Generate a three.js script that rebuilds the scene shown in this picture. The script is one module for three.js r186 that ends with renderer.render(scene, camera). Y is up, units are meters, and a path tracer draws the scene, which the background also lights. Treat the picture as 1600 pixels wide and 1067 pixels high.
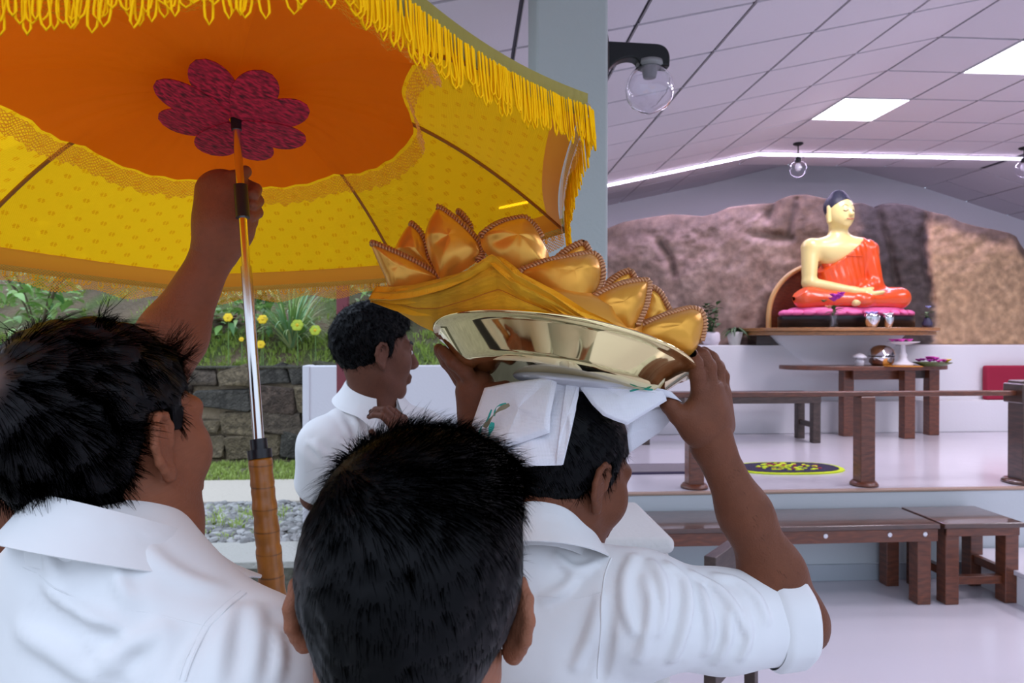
import * as THREE from 'three';
import { mergeGeometries, mergeVertices, toCreasedNormals } from 'three/addons/utils/BufferGeometryUtils.js';
import { RoundedBoxGeometry } from 'three/addons/geometries/RoundedBoxGeometry.js';
import { ImprovedNoise } from 'three/addons/math/ImprovedNoise.js';
import { RectAreaLightUniformsLib } from 'three/addons/lights/RectAreaLightUniformsLib.js';

// ---------------------------------------------------------------- camera, sky, lamps, exposure
const scene = new THREE.Scene();
const F = 1067;                                             // focal length in pixels of the 1600 x 1067 frame
const camera = new THREE.PerspectiveCamera(2 * Math.atan(533.5 / F) * 180 / Math.PI, 1600 / 1067, 0.05, 200);
camera.position.set(0, 1.6, 0);
camera.rotation.order = 'YXZ';
camera.rotation.set(-7.5 / F, -Math.atan(70 / F), 0);
camera.updateMatrixWorld(true);
camera.focus = 0.9; camera.userData.fStop = 11;
const renderer = new THREE.WebGLRenderer({ antialias: true });
renderer.toneMapping = THREE.LinearToneMapping;
renderer.toneMappingExposure = 1.0;
renderer.shadowMap.enabled = true;
RectAreaLightUniformsLib.init();

{ // overcast sky: zenith three times as bright as the horizon
  const w = 64, h = 32, a = new Float32Array(w * h * 4);
  for (let j = 0; j < h; j++) for (let i = 0; i < w; i++) {
    const e = ((j + 0.5) / h - 0.5) * Math.PI, L = 0.36 * (1 + 2 * Math.max(0, Math.sin(e)));
    const k = (j * w + i) * 4;
    a[k] = 0.82 * L; a[k + 1] = 0.955 * L; a[k + 2] = 1.21 * L; a[k + 3] = 1;
  }
  const t = new THREE.DataTexture(a, w, h, THREE.RGBAFormat, THREE.FloatType);
  t.mapping = THREE.EquirectangularReflectionMapping; t.magFilter = THREE.LinearFilter; t.minFilter = THREE.LinearFilter; t.needsUpdate = true;
  scene.background = t; scene.environment = t;
  scene.backgroundIntensity = 2.15; scene.environmentIntensity = 2.15;
}

// ---------------------------------------------------------------- helpers
function rng(seed) { let s = seed >>> 0; return () => { s = (s + 0x6D2B79F5) >>> 0; let t = s; t = Math.imul(t ^ (t >>> 15), t | 1); t ^= t + Math.imul(t ^ (t >>> 7), t | 61); return ((t ^ (t >>> 14)) >>> 0) / 4294967296; }; }
const R = rng(20240611);
const rr = (a, b) => a + (b - a) * R();
const noiseG = new ImprovedNoise();
const N3 = (x, y, z) => noiseG.noise(x, y, z);
const fbm = (x, y, z, o = 4) => { let s = 0, a = 0.5; for (let i = 0; i < o; i++) { s += a * N3(x, y, z + i * 7.3); x *= 2; y *= 2; z *= 2; a *= 0.5; } return s; };
const clamp = (x, a, b) => Math.max(a, Math.min(b, x));
const lerp = (a, b, t) => a + (b - a) * t;
const smooth = (a, b, x) => { const t = clamp((x - a) / (b - a), 0, 1); return t * t * (3 - 2 * t); };
const v3 = (x, y, z) => new THREE.Vector3(x, y, z);
const CE = camera.matrixWorld.elements, CX = v3(CE[0], CE[1], CE[2]), CY = v3(CE[4], CE[5], CE[6]), CZ = v3(CE[8], CE[9], CE[10]);
const CP = camera.position.clone();
const ray = (px, py) => v3(0, 0, 0).addScaledVector(CX, (px - 800) / F).addScaledVector(CY, -(py - 533.5) / F).addScaledVector(CZ, -1);
const V = (px, py, d) => { const r = ray(px, py); return r.multiplyScalar(d / -r.z).add(CP); };              // point on the ray at distance d along the hall
const atY = (px, py, y) => { const r = ray(px, py); return r.multiplyScalar((y - CP.y) / r.y).add(CP); };     // point on the ray at height y
const onPlane = (px, py, o, n) => { const r = ray(px, py); return r.multiplyScalar(o.clone().sub(CP).dot(n) / r.dot(n)).add(CP); };

const taken = {};
function numbered(name) { if (!(name in taken)) { taken[name] = 0; return name; } return name + '_' + String(++taken[name]).padStart(3, '0'); }
function shadows(o) { o.castShadow = true; o.receiveShadow = true; return o; }
function tag(o, label, category, group, kind) { o.userData = { label, category }; if (group) o.userData.group = group; if (kind) o.userData.kind = kind; return o; }
function thing(name, label, category, p = v3(0, 0, 0), group, kind) {
  const o = new THREE.Group(); o.name = numbered(name); scene.add(o); o.position.copy(p); return tag(o, label, category, group, kind);
}
function offset(o) { const p = v3(0, 0, 0); for (let q = o; q && q !== scene; q = q.parent) p.add(q.position); return p; }
// a named mesh from world-space geometry, put under its parent (or at the top level)
function part(parent, name, geo, mat, label) {
  const g = Array.isArray(geo) ? merge(geo) : geo;
  const m = new THREE.Mesh(g, mat); shadows(m);
  if (parent) { const o = offset(parent); g.translate(-o.x, -o.y, -o.z); m.name = name; parent.add(m); } else { m.name = numbered(name); scene.add(m); }
  if (label) m.userData.label = label;
  return m;
}
// the same from geometry in the parent's own coordinates
function lpart(parent, name, geo, mat, label) {
  const m = new THREE.Mesh(Array.isArray(geo) ? merge(geo) : geo, mat); shadows(m); m.name = name; parent.add(m); if (label) m.userData.label = label; return m;
}
function struct(name, geo, mat, label, category) { const m = part(null, name, geo, mat); tag(m, label, category, null, 'structure'); return m; }
function copy(o, p, turn, label) { const c = o.clone(); c.name = numbered(o.name.replace(/_\d{3}$/, '')); c.userData = { ...o.userData }; scene.add(c); if (p) c.position.copy(p); if (turn !== undefined) c.rotation.y = turn; if (label) c.userData.label = label; return c; }

function uvm(g) { // texture coordinates in metres, by the way each face points
  if (g.index) g = g.toNonIndexed();
  const p = g.attributes.position, n = p.count, uv = new Float32Array(n * 2), a = v3(), b = v3(), c = v3(), e = v3();
  for (let i = 0; i < n; i += 3) {
    a.fromBufferAttribute(p, i); b.fromBufferAttribute(p, i + 1); c.fromBufferAttribute(p, i + 2);
    e.copy(b).sub(a).cross(c.clone().sub(a)); const x = Math.abs(e.x), y = Math.abs(e.y), z = Math.abs(e.z);
    [a, b, c].forEach((q, k) => { const u = y >= x && y >= z ? [q.x, q.z] : x >= z ? [q.z, q.y] : [q.x, q.y]; uv[(i + k) * 2] = u[0]; uv[(i + k) * 2 + 1] = u[1]; });
  }
  g.setAttribute('uv', new THREE.BufferAttribute(uv, 2));
  return g;
}
function merge(list) {
  const keep = ['position', 'normal', 'uv'], col = list.some((g) => g.attributes.color);
  return mergeGeometries(list.map((g) => {
    g = g.index ? g.toNonIndexed() : g;
    if (!g.attributes.normal) g.computeVertexNormals();
    if (!g.attributes.uv) g = uvm(g);
    if (col && !g.attributes.color) g.setAttribute('color', new THREE.BufferAttribute(new Float32Array(g.attributes.position.count * 3).fill(1), 3));
    for (const k of Object.keys(g.attributes)) if (!keep.includes(k) && !(col && k === 'color')) g.deleteAttribute(k);
    g.morphAttributes = {}; return g;
  }));
}
const box = (x0, x1, y0, y1, z0, z1) => uvm(new THREE.BoxGeometry(Math.abs(x1 - x0), Math.abs(y1 - y0), Math.abs(z1 - z0)).translate((x0 + x1) / 2, (y0 + y1) / 2, (z0 + z1) / 2));
const rbox = (x0, x1, y0, y1, z0, z1, r = 0.006, s = 2) => uvm(new RoundedBoxGeometry(Math.abs(x1 - x0), Math.abs(y1 - y0), Math.abs(z1 - z0), s, r).translate((x0 + x1) / 2, (y0 + y1) / 2, (z0 + z1) / 2));
const lathe = (pts, seg = 32) => new THREE.LatheGeometry(pts.map((q) => new THREE.Vector2(q[0], q[1])), seg);
const tube = (pts, r, seg = 24, rad = 8, closed = false) => new THREE.TubeGeometry(new THREE.CatmullRomCurve3(pts, closed), seg, r, rad, closed);
const rod = (a, b, r0, r1 = r0, s = 12) => { const d = b.clone().sub(a), L = d.length(); const g = new THREE.CylinderGeometry(r1, r0, L, s); g.translate(0, L / 2, 0); g.applyQuaternion(new THREE.Quaternion().setFromUnitVectors(v3(0, 1, 0), d.normalize())); return g.translate(a.x, a.y, a.z); };
const ball = (p, rx, ry = rx, rz = rx, s = 20) => new THREE.SphereGeometry(1, s, Math.round(s * 0.7)).scale(rx, ry, rz).translate(p.x, p.y, p.z);
function paint(g, fn) { const p = g.attributes.position, c = new Float32Array(p.count * 3); for (let i = 0; i < p.count; i++) { const q = fn(p.getX(i), p.getY(i), p.getZ(i), i); c.set(q, i * 3); } g.setAttribute('color', new THREE.BufferAttribute(c, 3)); return g; }
function polys(list) { const pos = []; for (const q of list) for (let i = 1; i < q.length - 1; i++) pos.push(...q[0].toArray(), ...q[i].toArray(), ...q[i + 1].toArray()); const g = new THREE.BufferGeometry(); g.setAttribute('position', new THREE.Float32BufferAttribute(pos, 3)); g.computeVertexNormals(); return uvm(g); }
// a sheet over a grid of points with thickness
function sheet(nu, nv, fn, th = 0, closedU = false) {
  const P = [], idx = [];
  for (let j = 0; j <= nv; j++) for (let i = 0; i <= nu; i++) P.push(fn(i / nu, j / nv));
  const W = nu + 1, g = new THREE.BufferGeometry(), pos = P.flatMap((q) => [q.x, q.y, q.z]), uv = [];
  for (let j = 0; j <= nv; j++) for (let i = 0; i <= nu; i++) uv.push(i / nu, j / nv);
  for (let j = 0; j < nv; j++) for (let i = 0; i < nu; i++) { const a = j * W + i; idx.push(a, a + 1, a + W + 1, a, a + W + 1, a + W); }
  g.setAttribute('position', new THREE.Float32BufferAttribute(pos, 3)); g.setAttribute('uv', new THREE.Float32BufferAttribute(uv, 2)); g.setIndex(idx); g.computeVertexNormals();
  if (!th) return g;
  const n = g.attributes.normal, cnt = P.length, pos2 = pos.slice(), uv2 = uv.concat(uv), id2 = idx.slice();
  for (let i = 0; i < cnt; i++) pos2.push(pos[i * 3] - n.getX(i) * th, pos[i * 3 + 1] - n.getY(i) * th, pos[i * 3 + 2] - n.getZ(i) * th);
  for (let k = 0; k < idx.length; k += 3) id2.push(idx[k] + cnt, idx[k + 2] + cnt, idx[k + 1] + cnt);
  const edge = (a, b) => id2.push(a, a + cnt, b + cnt, a, b + cnt, b);
  for (let i = 0; i < nu; i++) { edge(i + 1, i); edge(nv * W + i, nv * W + i + 1); }
  if (!closedU) for (let j = 0; j < nv; j++) { edge(j * W, (j + 1) * W); edge((j + 1) * W + nu, j * W + nu); }
  const h = new THREE.BufferGeometry(); h.setAttribute('position', new THREE.Float32BufferAttribute(pos2, 3)); h.setAttribute('uv', new THREE.Float32BufferAttribute(uv2, 2)); h.setIndex(id2);
  return toCreasedNormals(h, 1.0);
}
// ---- signed distance bodies: tapered capsules and ellipsoids joined by a smooth minimum, meshed by surface nets
const cap = (a, b, ra, rb = ra, k = 0.02) => ({ t: 0, a, b, ra, rb, k });
const ell = (c, r, q = null, k = 0.02) => ({ t: 1, c, r, q: q ? q.clone().invert() : null, k });
const cut = (c, r, q = null, k = 0.01) => ({ t: 1, c, r, q: q ? q.clone().invert() : null, k, sub: true });
const cutcap = (a, b, ra, rb = ra, k = 0.01) => ({ t: 0, a, b, ra, rb, k, sub: true });
const _d = v3();
function primD(s, x, y, z) {
  if (s.t === 0) {
    const ax = s.a.x, ay = s.a.y, az = s.a.z, bx = s.b.x - ax, by = s.b.y - ay, bz = s.b.z - az, px = x - ax, py = y - ay, pz = z - az;
    const h = clamp((px * bx + py * by + pz * bz) / (bx * bx + by * by + bz * bz + 1e-12), 0, 1);
    return Math.hypot(px - bx * h, py - by * h, pz - bz * h) - (s.ra + (s.rb - s.ra) * h);
  }
  _d.set(x - s.c.x, y - s.c.y, z - s.c.z); if (s.q) _d.applyQuaternion(s.q);
  const k0 = Math.hypot(_d.x / s.r[0], _d.y / s.r[1], _d.z / s.r[2]), k1 = Math.hypot(_d.x / s.r[0] ** 2, _d.y / s.r[1] ** 2, _d.z / s.r[2] ** 2);
  return k1 < 1e-9 ? -Math.min(...s.r) : k0 * (k0 - 1) / k1;
}
function field(prims, post) {
  for (const s of prims) { if (s.t === 0) { s.bc = s.a.clone().lerp(s.b, 0.5); s.br = s.a.distanceTo(s.b) / 2 + Math.max(s.ra, s.rb); } else { s.bc = s.c; s.br = Math.max(...s.r); } }
  return (x, y, z) => {
    let d = 1e3;
    for (const s of prims) {
      const bx = x - s.bc.x, by = y - s.bc.y, bz = z - s.bc.z, lim = (s.sub ? s.k - Math.min(d, 0) : d + s.k) + s.br;
      if (d < 900 && lim > 0 && bx * bx + by * by + bz * bz > lim * lim) continue;
      const e = primD(s, x, y, z), k = s.k;
      if (s.sub) { const h = clamp(0.5 - 0.5 * (d + e) / k, 0, 1); d = lerp(d, -e, h) + k * h * (1 - h); }
      else if (d > 900) d = e;
      else { const h = Math.max(k - Math.abs(d - e), 0) / k; d = Math.min(d, e) - h * h * k * 0.25; }
    }
    return post ? (d > 0.06 || d < -0.06 ? d : post(d, x, y, z)) : d;
  };
}
function boundsOf(prims, pad = 0.015) {
  const lo = v3(1e3, 1e3, 1e3), hi = v3(-1e3, -1e3, -1e3);
  for (const s of prims) if (!s.sub) { if (s.t === 0) { lo.min(s.a.clone().addScalar(-s.ra)).min(s.b.clone().addScalar(-s.rb)); hi.max(s.a.clone().addScalar(s.ra)).max(s.b.clone().addScalar(s.rb)); } else { const m = Math.max(...s.r); lo.min(s.c.clone().addScalar(-m)); hi.max(s.c.clone().addScalar(m)); } }
  return [lo.addScalar(-pad), hi.addScalar(pad)];
}
function nets(f, lo, hi, cell) {
  const nx = Math.ceil((hi.x - lo.x) / cell) + 1, ny = Math.ceil((hi.y - lo.y) / cell) + 1, nz = Math.ceil((hi.z - lo.z) / cell) + 1, S = nx * ny;
  const D = new Float32Array(nx * ny * nz).fill(1e3);
  // coarse pass first: only cells near the surface are sampled finely
  const B = 4, bxn = Math.ceil(nx / B), byn = Math.ceil(ny / B), bzn = Math.ceil(nz / B), reach = cell * B * 1.8 + 0.01;
  for (let K = 0; K < bzn; K++) for (let J = 0; J < byn; J++) for (let I = 0; I < bxn; I++) {
    const c = f(lo.x + (I + 0.5) * B * cell, lo.y + (J + 0.5) * B * cell, lo.z + (K + 0.5) * B * cell), far = Math.abs(c) > reach;
    for (let k = K * B; k < Math.min(nz, K * B + B); k++) for (let j = J * B; j < Math.min(ny, J * B + B); j++) for (let i = I * B; i < Math.min(nx, I * B + B); i++)
      D[i + j * nx + k * S] = far ? c : f(lo.x + i * cell, lo.y + j * cell, lo.z + k * cell);
  }
  const id = new Int32Array(D.length).fill(-1), pos = [], idx = [];
  for (let k = 0; k < nz - 1; k++) for (let j = 0; j < ny - 1; j++) for (let i = 0; i < nx - 1; i++) {
    const o = i + j * nx + k * S; let m = 0;
    for (let c = 0; c < 8; c++) if (D[o + (c & 1) + ((c >> 1) & 1) * nx + (c >> 2) * S] < 0) m |= 1 << c;
    if (m === 0 || m === 255) continue;
    let sx = 0, sy = 0, sz = 0, n = 0;
    for (let a = 0; a < 8; a++) for (const e of [1, 2, 4]) { if (a & e) continue; const b = a | e; if (((m >> a) & 1) === ((m >> b) & 1)) continue;
      const da = D[o + (a & 1) + ((a >> 1) & 1) * nx + (a >> 2) * S], db = D[o + (b & 1) + ((b >> 1) & 1) * nx + (b >> 2) * S], t = da / (da - db);
      sx += (a & 1) + (e === 1 ? t : 0); sy += ((a >> 1) & 1) + (e === 2 ? t : 0); sz += (a >> 2) + (e === 4 ? t : 0); n++; }
    id[o] = pos.length / 3; pos.push(lo.x + (i + sx / n) * cell, lo.y + (j + sy / n) * cell, lo.z + (k + sz / n) * cell);
  }
  for (let k = 1; k < nz - 1; k++) for (let j = 1; j < ny - 1; j++) for (let i = 1; i < nx - 1; i++) {
    const o = i + j * nx + k * S, s = D[o] < 0;
    const q = (a, b, c, d, flip) => { if (a < 0 || b < 0 || c < 0 || d < 0) return; if (flip) idx.push(a, c, b, a, d, c); else idx.push(a, b, c, a, c, d); };
    if (s !== D[o + 1] < 0) q(id[o - nx - S], id[o - S], id[o], id[o - nx], !s);
    if (s !== D[o + nx] < 0) q(id[o - 1 - S], id[o - 1], id[o], id[o - S], !s);
    if (s !== D[o + S] < 0) q(id[o - 1 - nx], id[o - nx], id[o], id[o - 1], !s);
  }
  const g = new THREE.BufferGeometry(); g.setAttribute('position', new THREE.Float32BufferAttribute(pos, 3)); g.setIndex(idx);
  const nor = new Float32Array(pos.length), h = cell * 0.6;
  for (let i = 0; i < pos.length; i += 3) { const x = pos[i], y = pos[i + 1], z = pos[i + 2]; const a = f(x + h, y, z) - f(x - h, y, z), b = f(x, y + h, z) - f(x, y - h, z), c = f(x, y, z + h) - f(x, y, z - h), L = Math.hypot(a, b, c) || 1; nor[i] = a / L; nor[i + 1] = b / L; nor[i + 2] = c / L; }
  g.setAttribute('normal', new THREE.BufferAttribute(nor, 3));
  const uv = new Float32Array(pos.length / 3 * 2); for (let i = 0, j = 0; i < pos.length; i += 3, j += 2) { uv[j] = pos[i] + pos[i + 2] * 0.7; uv[j + 1] = pos[i + 1] + pos[i + 2] * 0.3; }
  g.setAttribute('uv', new THREE.BufferAttribute(uv, 2));
  return g;
}
function sdfMesh(prims, cell, post, pad) { const f = field(prims, post), [lo, hi] = boundsOf(prims, pad); const g = nets(f, lo, hi, cell); g.userData.f = f; return g; }
// walk a point onto a surface
function settle(f, p, lift = 0, n = 12) { const q = p.clone(), h = 0.002; for (let i = 0; i < n; i++) { const d = f(q.x, q.y, q.z); const g = v3(f(q.x + h, q.y, q.z) - f(q.x - h, q.y, q.z), f(q.x, q.y + h, q.z) - f(q.x, q.y - h, q.z), f(q.x, q.y, q.z + h) - f(q.x, q.y, q.z - h)).normalize(); q.addScaledVector(g, -(d - lift) * 0.9); } return q; }

// ---------------------------------------------------------------- textures and materials
function tex(w, h, fn, srgb, repeat = 1) { // fn(u, v) -> [r, g, b] 0..1, tiled every 1/repeat metres
  const a = new Uint8Array(w * h * 4);
  for (let j = 0; j < h; j++) for (let i = 0; i < w; i++) { const c = fn(i / w, j / h), k = (j * w + i) * 4; for (let m = 0; m < 3; m++) a[k + m] = clamp(Math.round((Array.isArray(c) ? c[m] : c) * 255), 0, 255); a[k + 3] = 255; }
  const t = new THREE.DataTexture(a, w, h, THREE.RGBAFormat); t.wrapS = t.wrapT = THREE.RepeatWrapping; t.magFilter = THREE.LinearFilter; t.minFilter = THREE.LinearMipmapLinearFilter; t.generateMipmaps = true;
  if (srgb) t.colorSpace = THREE.SRGBColorSpace; t.repeat.set(repeat, repeat); t.needsUpdate = true; return t;
}
const tile = (u, v, s, o = 4, z = 0) => { // noise that tiles over the unit square
  const a = fbm(u * s, v * s, z, o), b = fbm((u - 1) * s, v * s, z, o), c = fbm(u * s, (v - 1) * s, z, o), d = fbm((u - 1) * s, (v - 1) * s, z, o);
  const x = smooth(0, 1, u), y = smooth(0, 1, v); return lerp(lerp(a, b, x), lerp(c, d, x), y);
};
const mat = (o) => { const { rgb, ...rest } = o; const m = rest.transmission !== undefined || rest.clearcoat !== undefined || rest.sheen !== undefined || rest.anisotropy !== undefined || rest.specularIntensity !== undefined ? new THREE.MeshPhysicalMaterial(rest) : new THREE.MeshStandardMaterial(rest); if (rgb) m.color.setRGB(...rgb); m.side = THREE.DoubleSide; return m; };
const grainT = tex(256, 256, (u, v) => { const n = 0.5 + 0.5 * tile(u, v, 24, 3, 3); return [n, n, n]; });
const blotT = tex(256, 256, (u, v) => { const n = 0.5 + 0.9 * tile(u, v, 6, 5, 9); return [n, n, n]; });
const rep = (t, r) => { const c = t.clone(); c.repeat.set(r, r); c.needsUpdate = true; return c; };
const woodT = tex(512, 512, (u, v) => { const w = Math.sin((v * 40 + tile(u, v, 3, 3, 1) * 10) * 2.0) * 0.5 + 0.5, f = tile(u * 0.15 % 1, v, 60, 2, 5); const t = clamp(0.74 + 0.1 * w + 0.35 * f, 0, 1); return [t, t * 0.94, t * 0.88]; }, true);
const weaveT = tex(128, 128, (u, v) => 0.5 + 0.25 * Math.sin(u * Math.PI * 64) + 0.25 * Math.sin(v * Math.PI * 64));
const M = {
  plaster: mat({ rgb: [0.74, 0.73, 0.76], roughness: 0.72, bumpMap: rep(grainT, 2), bumpScale: 0.002 }),
  plasterGrey: mat({ rgb: [0.41, 0.45, 0.42], roughness: 0.6, bumpMap: rep(grainT, 3), bumpScale: 0.002 }),
  parapet: mat({ rgb: [0.62, 0.61, 0.58], roughness: 0.7, bumpMap: rep(grainT, 4), bumpScale: 0.003 }),
  floor: mat({ rgb: [0.66, 0.63, 0.68], roughness: 0.16, bumpMap: rep(blotT, 1), bumpScale: 0.0006 }),
  ceilTile: mat({ rgb: [0.74, 0.67, 0.72], roughness: 0.85, bumpMap: rep(grainT, 4), bumpScale: 0.0015 }),
  ceilTile2: mat({ rgb: [0.7, 0.64, 0.69], roughness: 0.85, bumpMap: rep(grainT, 4), bumpScale: 0.0015 }),
  ceilGrid: mat({ rgb: [0.1, 0.09, 0.11], roughness: 0.7 }),
  wood: mat({ rgb: [0.23, 0.072, 0.032], roughness: 0.33, map: rep(woodT, 1.5), bumpMap: rep(woodT, 1.5), bumpScale: 0.0006, clearcoat: 0.35, clearcoatRoughness: 0.25 }),
  woodDark: mat({ rgb: [0.115, 0.05, 0.032], roughness: 0.3, map: rep(woodT, 1.2), bumpMap: rep(woodT, 1.2), bumpScale: 0.0003, clearcoat: 1, clearcoatRoughness: 0.08 }),
  woodGrey: mat({ rgb: [0.1, 0.075, 0.07], roughness: 0.4, map: rep(woodT, 1.2), bumpMap: rep(woodT, 1.2), bumpScale: 0.0006 }),
  woodLight: mat({ rgb: [0.6, 0.29, 0.1], roughness: 0.35, map: rep(woodT, 2), clearcoat: 0.4, clearcoatRoughness: 0.2 }),
  black: mat({ rgb: [0.008, 0.008, 0.012], roughness: 0.35 }),
  blackMetal: mat({ rgb: [0.012, 0.014, 0.014], roughness: 0.45, metalness: 0.3 }),
  silver: mat({ rgb: [0.8, 0.79, 0.8], roughness: 0.12, metalness: 1 }),
  glass: mat({ rgb: [0.98, 0.98, 1], roughness: 0.02, transmission: 1, thickness: 0, ior: 1.45 }),
  glassThick: mat({ rgb: [0.97, 0.97, 1], roughness: 0.0, transmission: 1, thickness: 0.003, ior: 1.45 }),
  white: mat({ rgb: [0.78, 0.76, 0.8], roughness: 0.4 }),
};
// ================================================================ THE HALL
const CEIL = 3.69, CRX = 3.28, SL = 0.219, CR2 = 6.4, SR = 0.3, TS = 0.61;
const slopeY = (X) => (X < CRX ? CEIL - SL * (CRX - X) : X > CR2 ? CEIL - SR * (X - CR2) : CEIL);
const FRONT = 0.2, WALLD = 9.2, FLATD = 8.09, EAVE = -0.45, RWALL = 9.6;

{ // floors
  struct('floor', [box(0.3, RWALL, -0.2, 0, -4.33, 3.2)], M.floor, 'polished white hall floor below the platform', 'floor');
  const pf = thing('floor', 'raised white platform floor before the altar', 'floor', v3(4.5, 0, -4.33), null, 'structure');
  part(pf, 'platform', rbox(0.3, RWALL, -0.2, 0.59, -WALLD, -4.33, 0.008), M.floor);
  part(pf, 'edging', rbox(0.3, RWALL, 0.577, 0.593, -4.37, -4.318, 0.004), mat({ rgb: [0.4, 0.27, 0.2], roughness: 0.4 }), 'thin brown edging strip');
  part(pf, 'riser', box(0.3, RWALL, 0.11, 0.575, -4.332, -4.322), mat({ rgb: [0.55, 0.6, 0.62], roughness: 0.35, bumpMap: rep(grainT, 2), bumpScale: 0.001 }), 'pale blue-grey riser face');
  struct('baseboard_front', [rbox(0.3, RWALL, 0, 0.11, -4.33, -4.31, 0.005)], mat({ rgb: [0.42, 0.46, 0.5], roughness: 0.3 }), 'grey skirting at the foot of the platform', 'baseboard');
  const st = thing('step', 'low white step leading up to the platform behind the wooden benches', 'step', v3(4.2, 0, -4.0), null, 'structure');
  part(st, 'tread', rbox(3.27, 5.2, 0.17, 0.2, -4.3, -3.1, 0.006), M.floor);
  part(st, 'block', box(3.29, 5.18, 0, 0.17, -4.3, -3.12), M.plaster);
}
{ // back wall with its pointed top, the lower white wall under the rock, the built-in ledge
  const w = [[0.3, 0], [RWALL, 0], [RWALL, slopeY(RWALL)], [CR2, CEIL], [V(1315, 260, WALLD).x, V(1315, 260, WALLD).y], [V(1225, 258, WALLD).x, V(1225, 258, WALLD).y], [CRX, CEIL], [0.3, slopeY(0.3)]];
  const s = new THREE.Shape(w.map((q) => new THREE.Vector2(...q)));
  struct('wall_back', [uvm(new THREE.ExtrudeGeometry(s, { depth: 0.15, bevelEnabled: false }).translate(0, 0, -WALLD - 0.15))], M.plaster, 'white gable wall rising above the painted rock', 'wall');
  struct('wall_right', [box(RWALL, RWALL + 0.15, 0, slopeY(RWALL) + 0.1, -WALLD, 3.2)], M.plaster, 'plain white side wall of the hall', 'wall');
  struct('wall_altar', [rbox(0.9, RWALL, 0.59, 1.51, -7.6, -7.02, 0.012)], M.plaster, 'low white wall under the painted rock', 'wall');
  struct('trim_1', [rbox(0.9, RWALL, 0.59, 0.925, -7.05, -6.9, 0.012)], M.plaster, 'shallow white ledge along the foot of the altar wall', 'ledge');
}
{ // ceiling: dark grid above, every tile a piece
  const ce = thing('ceiling', 'tiled suspended ceiling with one sloping side over the hall', 'ceiling', v3(3, CEIL, -5), null, 'structure');
  const th = 0.05, seg = (x0, x1, d0, d1) => polys([[v3(x0, slopeY(x0) + 0.012, -d0), v3(x1, slopeY(x1) + 0.012, -d0), v3(x1, slopeY(x1) + 0.012, -d1), v3(x0, slopeY(x0) + 0.012, -d1)], [v3(x0, slopeY(x0) + th, -d0), v3(x0, slopeY(x0) + th, -d1), v3(x1, slopeY(x1) + th, -d1), v3(x1, slopeY(x1) + th, -d0)]]);
  part(ce, 'grid_bars', [seg(EAVE, CRX, FRONT, WALLD), seg(CRX, CR2, FRONT, FLATD), seg(CR2, RWALL, FRONT, WALLD)], M.ceilGrid, 'grey ceiling grid');
  const A = v3(CRX, CEIL, -FLATD), B = v3(CR2, CEIL, -FLATD), C = v3(CR2, CEIL, -WALLD), D = v3(CRX, CEIL, -WALLD), E = V(1315, 260, WALLD), G = V(1225, 258, WALLD);
  part(ce, 'end_panel', [polys([[A, B, E, G]])], M.ceilTile2); part(ce, 'end_panel', [polys([[B, C, E]])], M.ceilTile2); part(ce, 'end_panel', [polys([[A, G, D]])], M.ceilTile2);
  const gap = 0.024, rows = []; for (let d = 4.56 - 7 * 0.6; d < WALLD; d += 0.6) rows.push(d);
  const geoFor = {}, lamps = new Set(['0,2', '1,0', '4,0', '1,-2', '4,-2', '1,-5', '4,-4']);
  globalThis.panelSpots = [];
  const tiles = (x0, n, dir, tilt, region) => {
    for (let i = 0; i < n; i++) rows.forEach((d0, j) => {
      const d1 = Math.min(d0 + 0.6, region === 1 ? FLATD : WALLD); if (d1 - d0 < 0.08 || d0 < FRONT - 0.05) return;
      const X0 = x0 + i * TS * dir, X1 = X0 + TS * dir, xm = (X0 + X1) / 2; if (Math.max(X0, X1) > RWALL + 0.01 || Math.min(X0, X1) < EAVE - 0.05) return;
      const rowk = Math.round((d0 - 4.56) / 0.6);
      if (region === 1 && lamps.has(i + ',' + rowk)) { panelSpots.push([xm, (d0 + d1) / 2]); return; }
      const vis = (() => { const p = v3(xm, slopeY(xm), -(d0 + d1) / 2).project(camera); return Math.abs(p.x) < 1.25 && p.y < 1.5 && p.y > -1; })();
      const L = TS / Math.cos(tilt) - gap, W = d1 - d0 - gap, key = L.toFixed(3) + '_' + W.toFixed(3);
      geoFor[key] ??= uvm(new THREE.BoxGeometry(L, 0.014, W));
      if (!vis && region === 2) return;
      const m = lpart(ce, 'tile', geoFor[key], R() < 0.3 ? M.ceilTile2 : M.ceilTile);
      m.position.set(xm - 3, (slopeY(X0) + slopeY(X1)) / 2 - CEIL - 0.0, -(d0 + d1) / 2 + 5); m.rotation.z = tilt * (region === 0 ? 1 : region === 2 ? -1 : 0); m.rotation.x = rr(-0.002, 0.002);
    });
  };
  tiles(CRX, 7, -1, Math.atan(SL), 0); tiles(CRX, 5, 1, 0, 1); tiles(CR2, 5, 1, Math.atan(SR), 2);
}
struct('roof_slab', [box(EAVE - 0.05, RWALL + 0.15, 4.05, 4.15, -WALLD - 0.15, -FRONT), box(EAVE - 0.05, EAVE - 0.01, slopeY(EAVE) - 0.02, 4.05, -WALLD - 0.15, -FRONT), box(EAVE - 0.05, RWALL + 0.15, 2.9, 4.05, -FRONT, -FRONT + 0.04)], M.ceilGrid, 'grey roof closing the space above the ceiling', 'roof');
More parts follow.
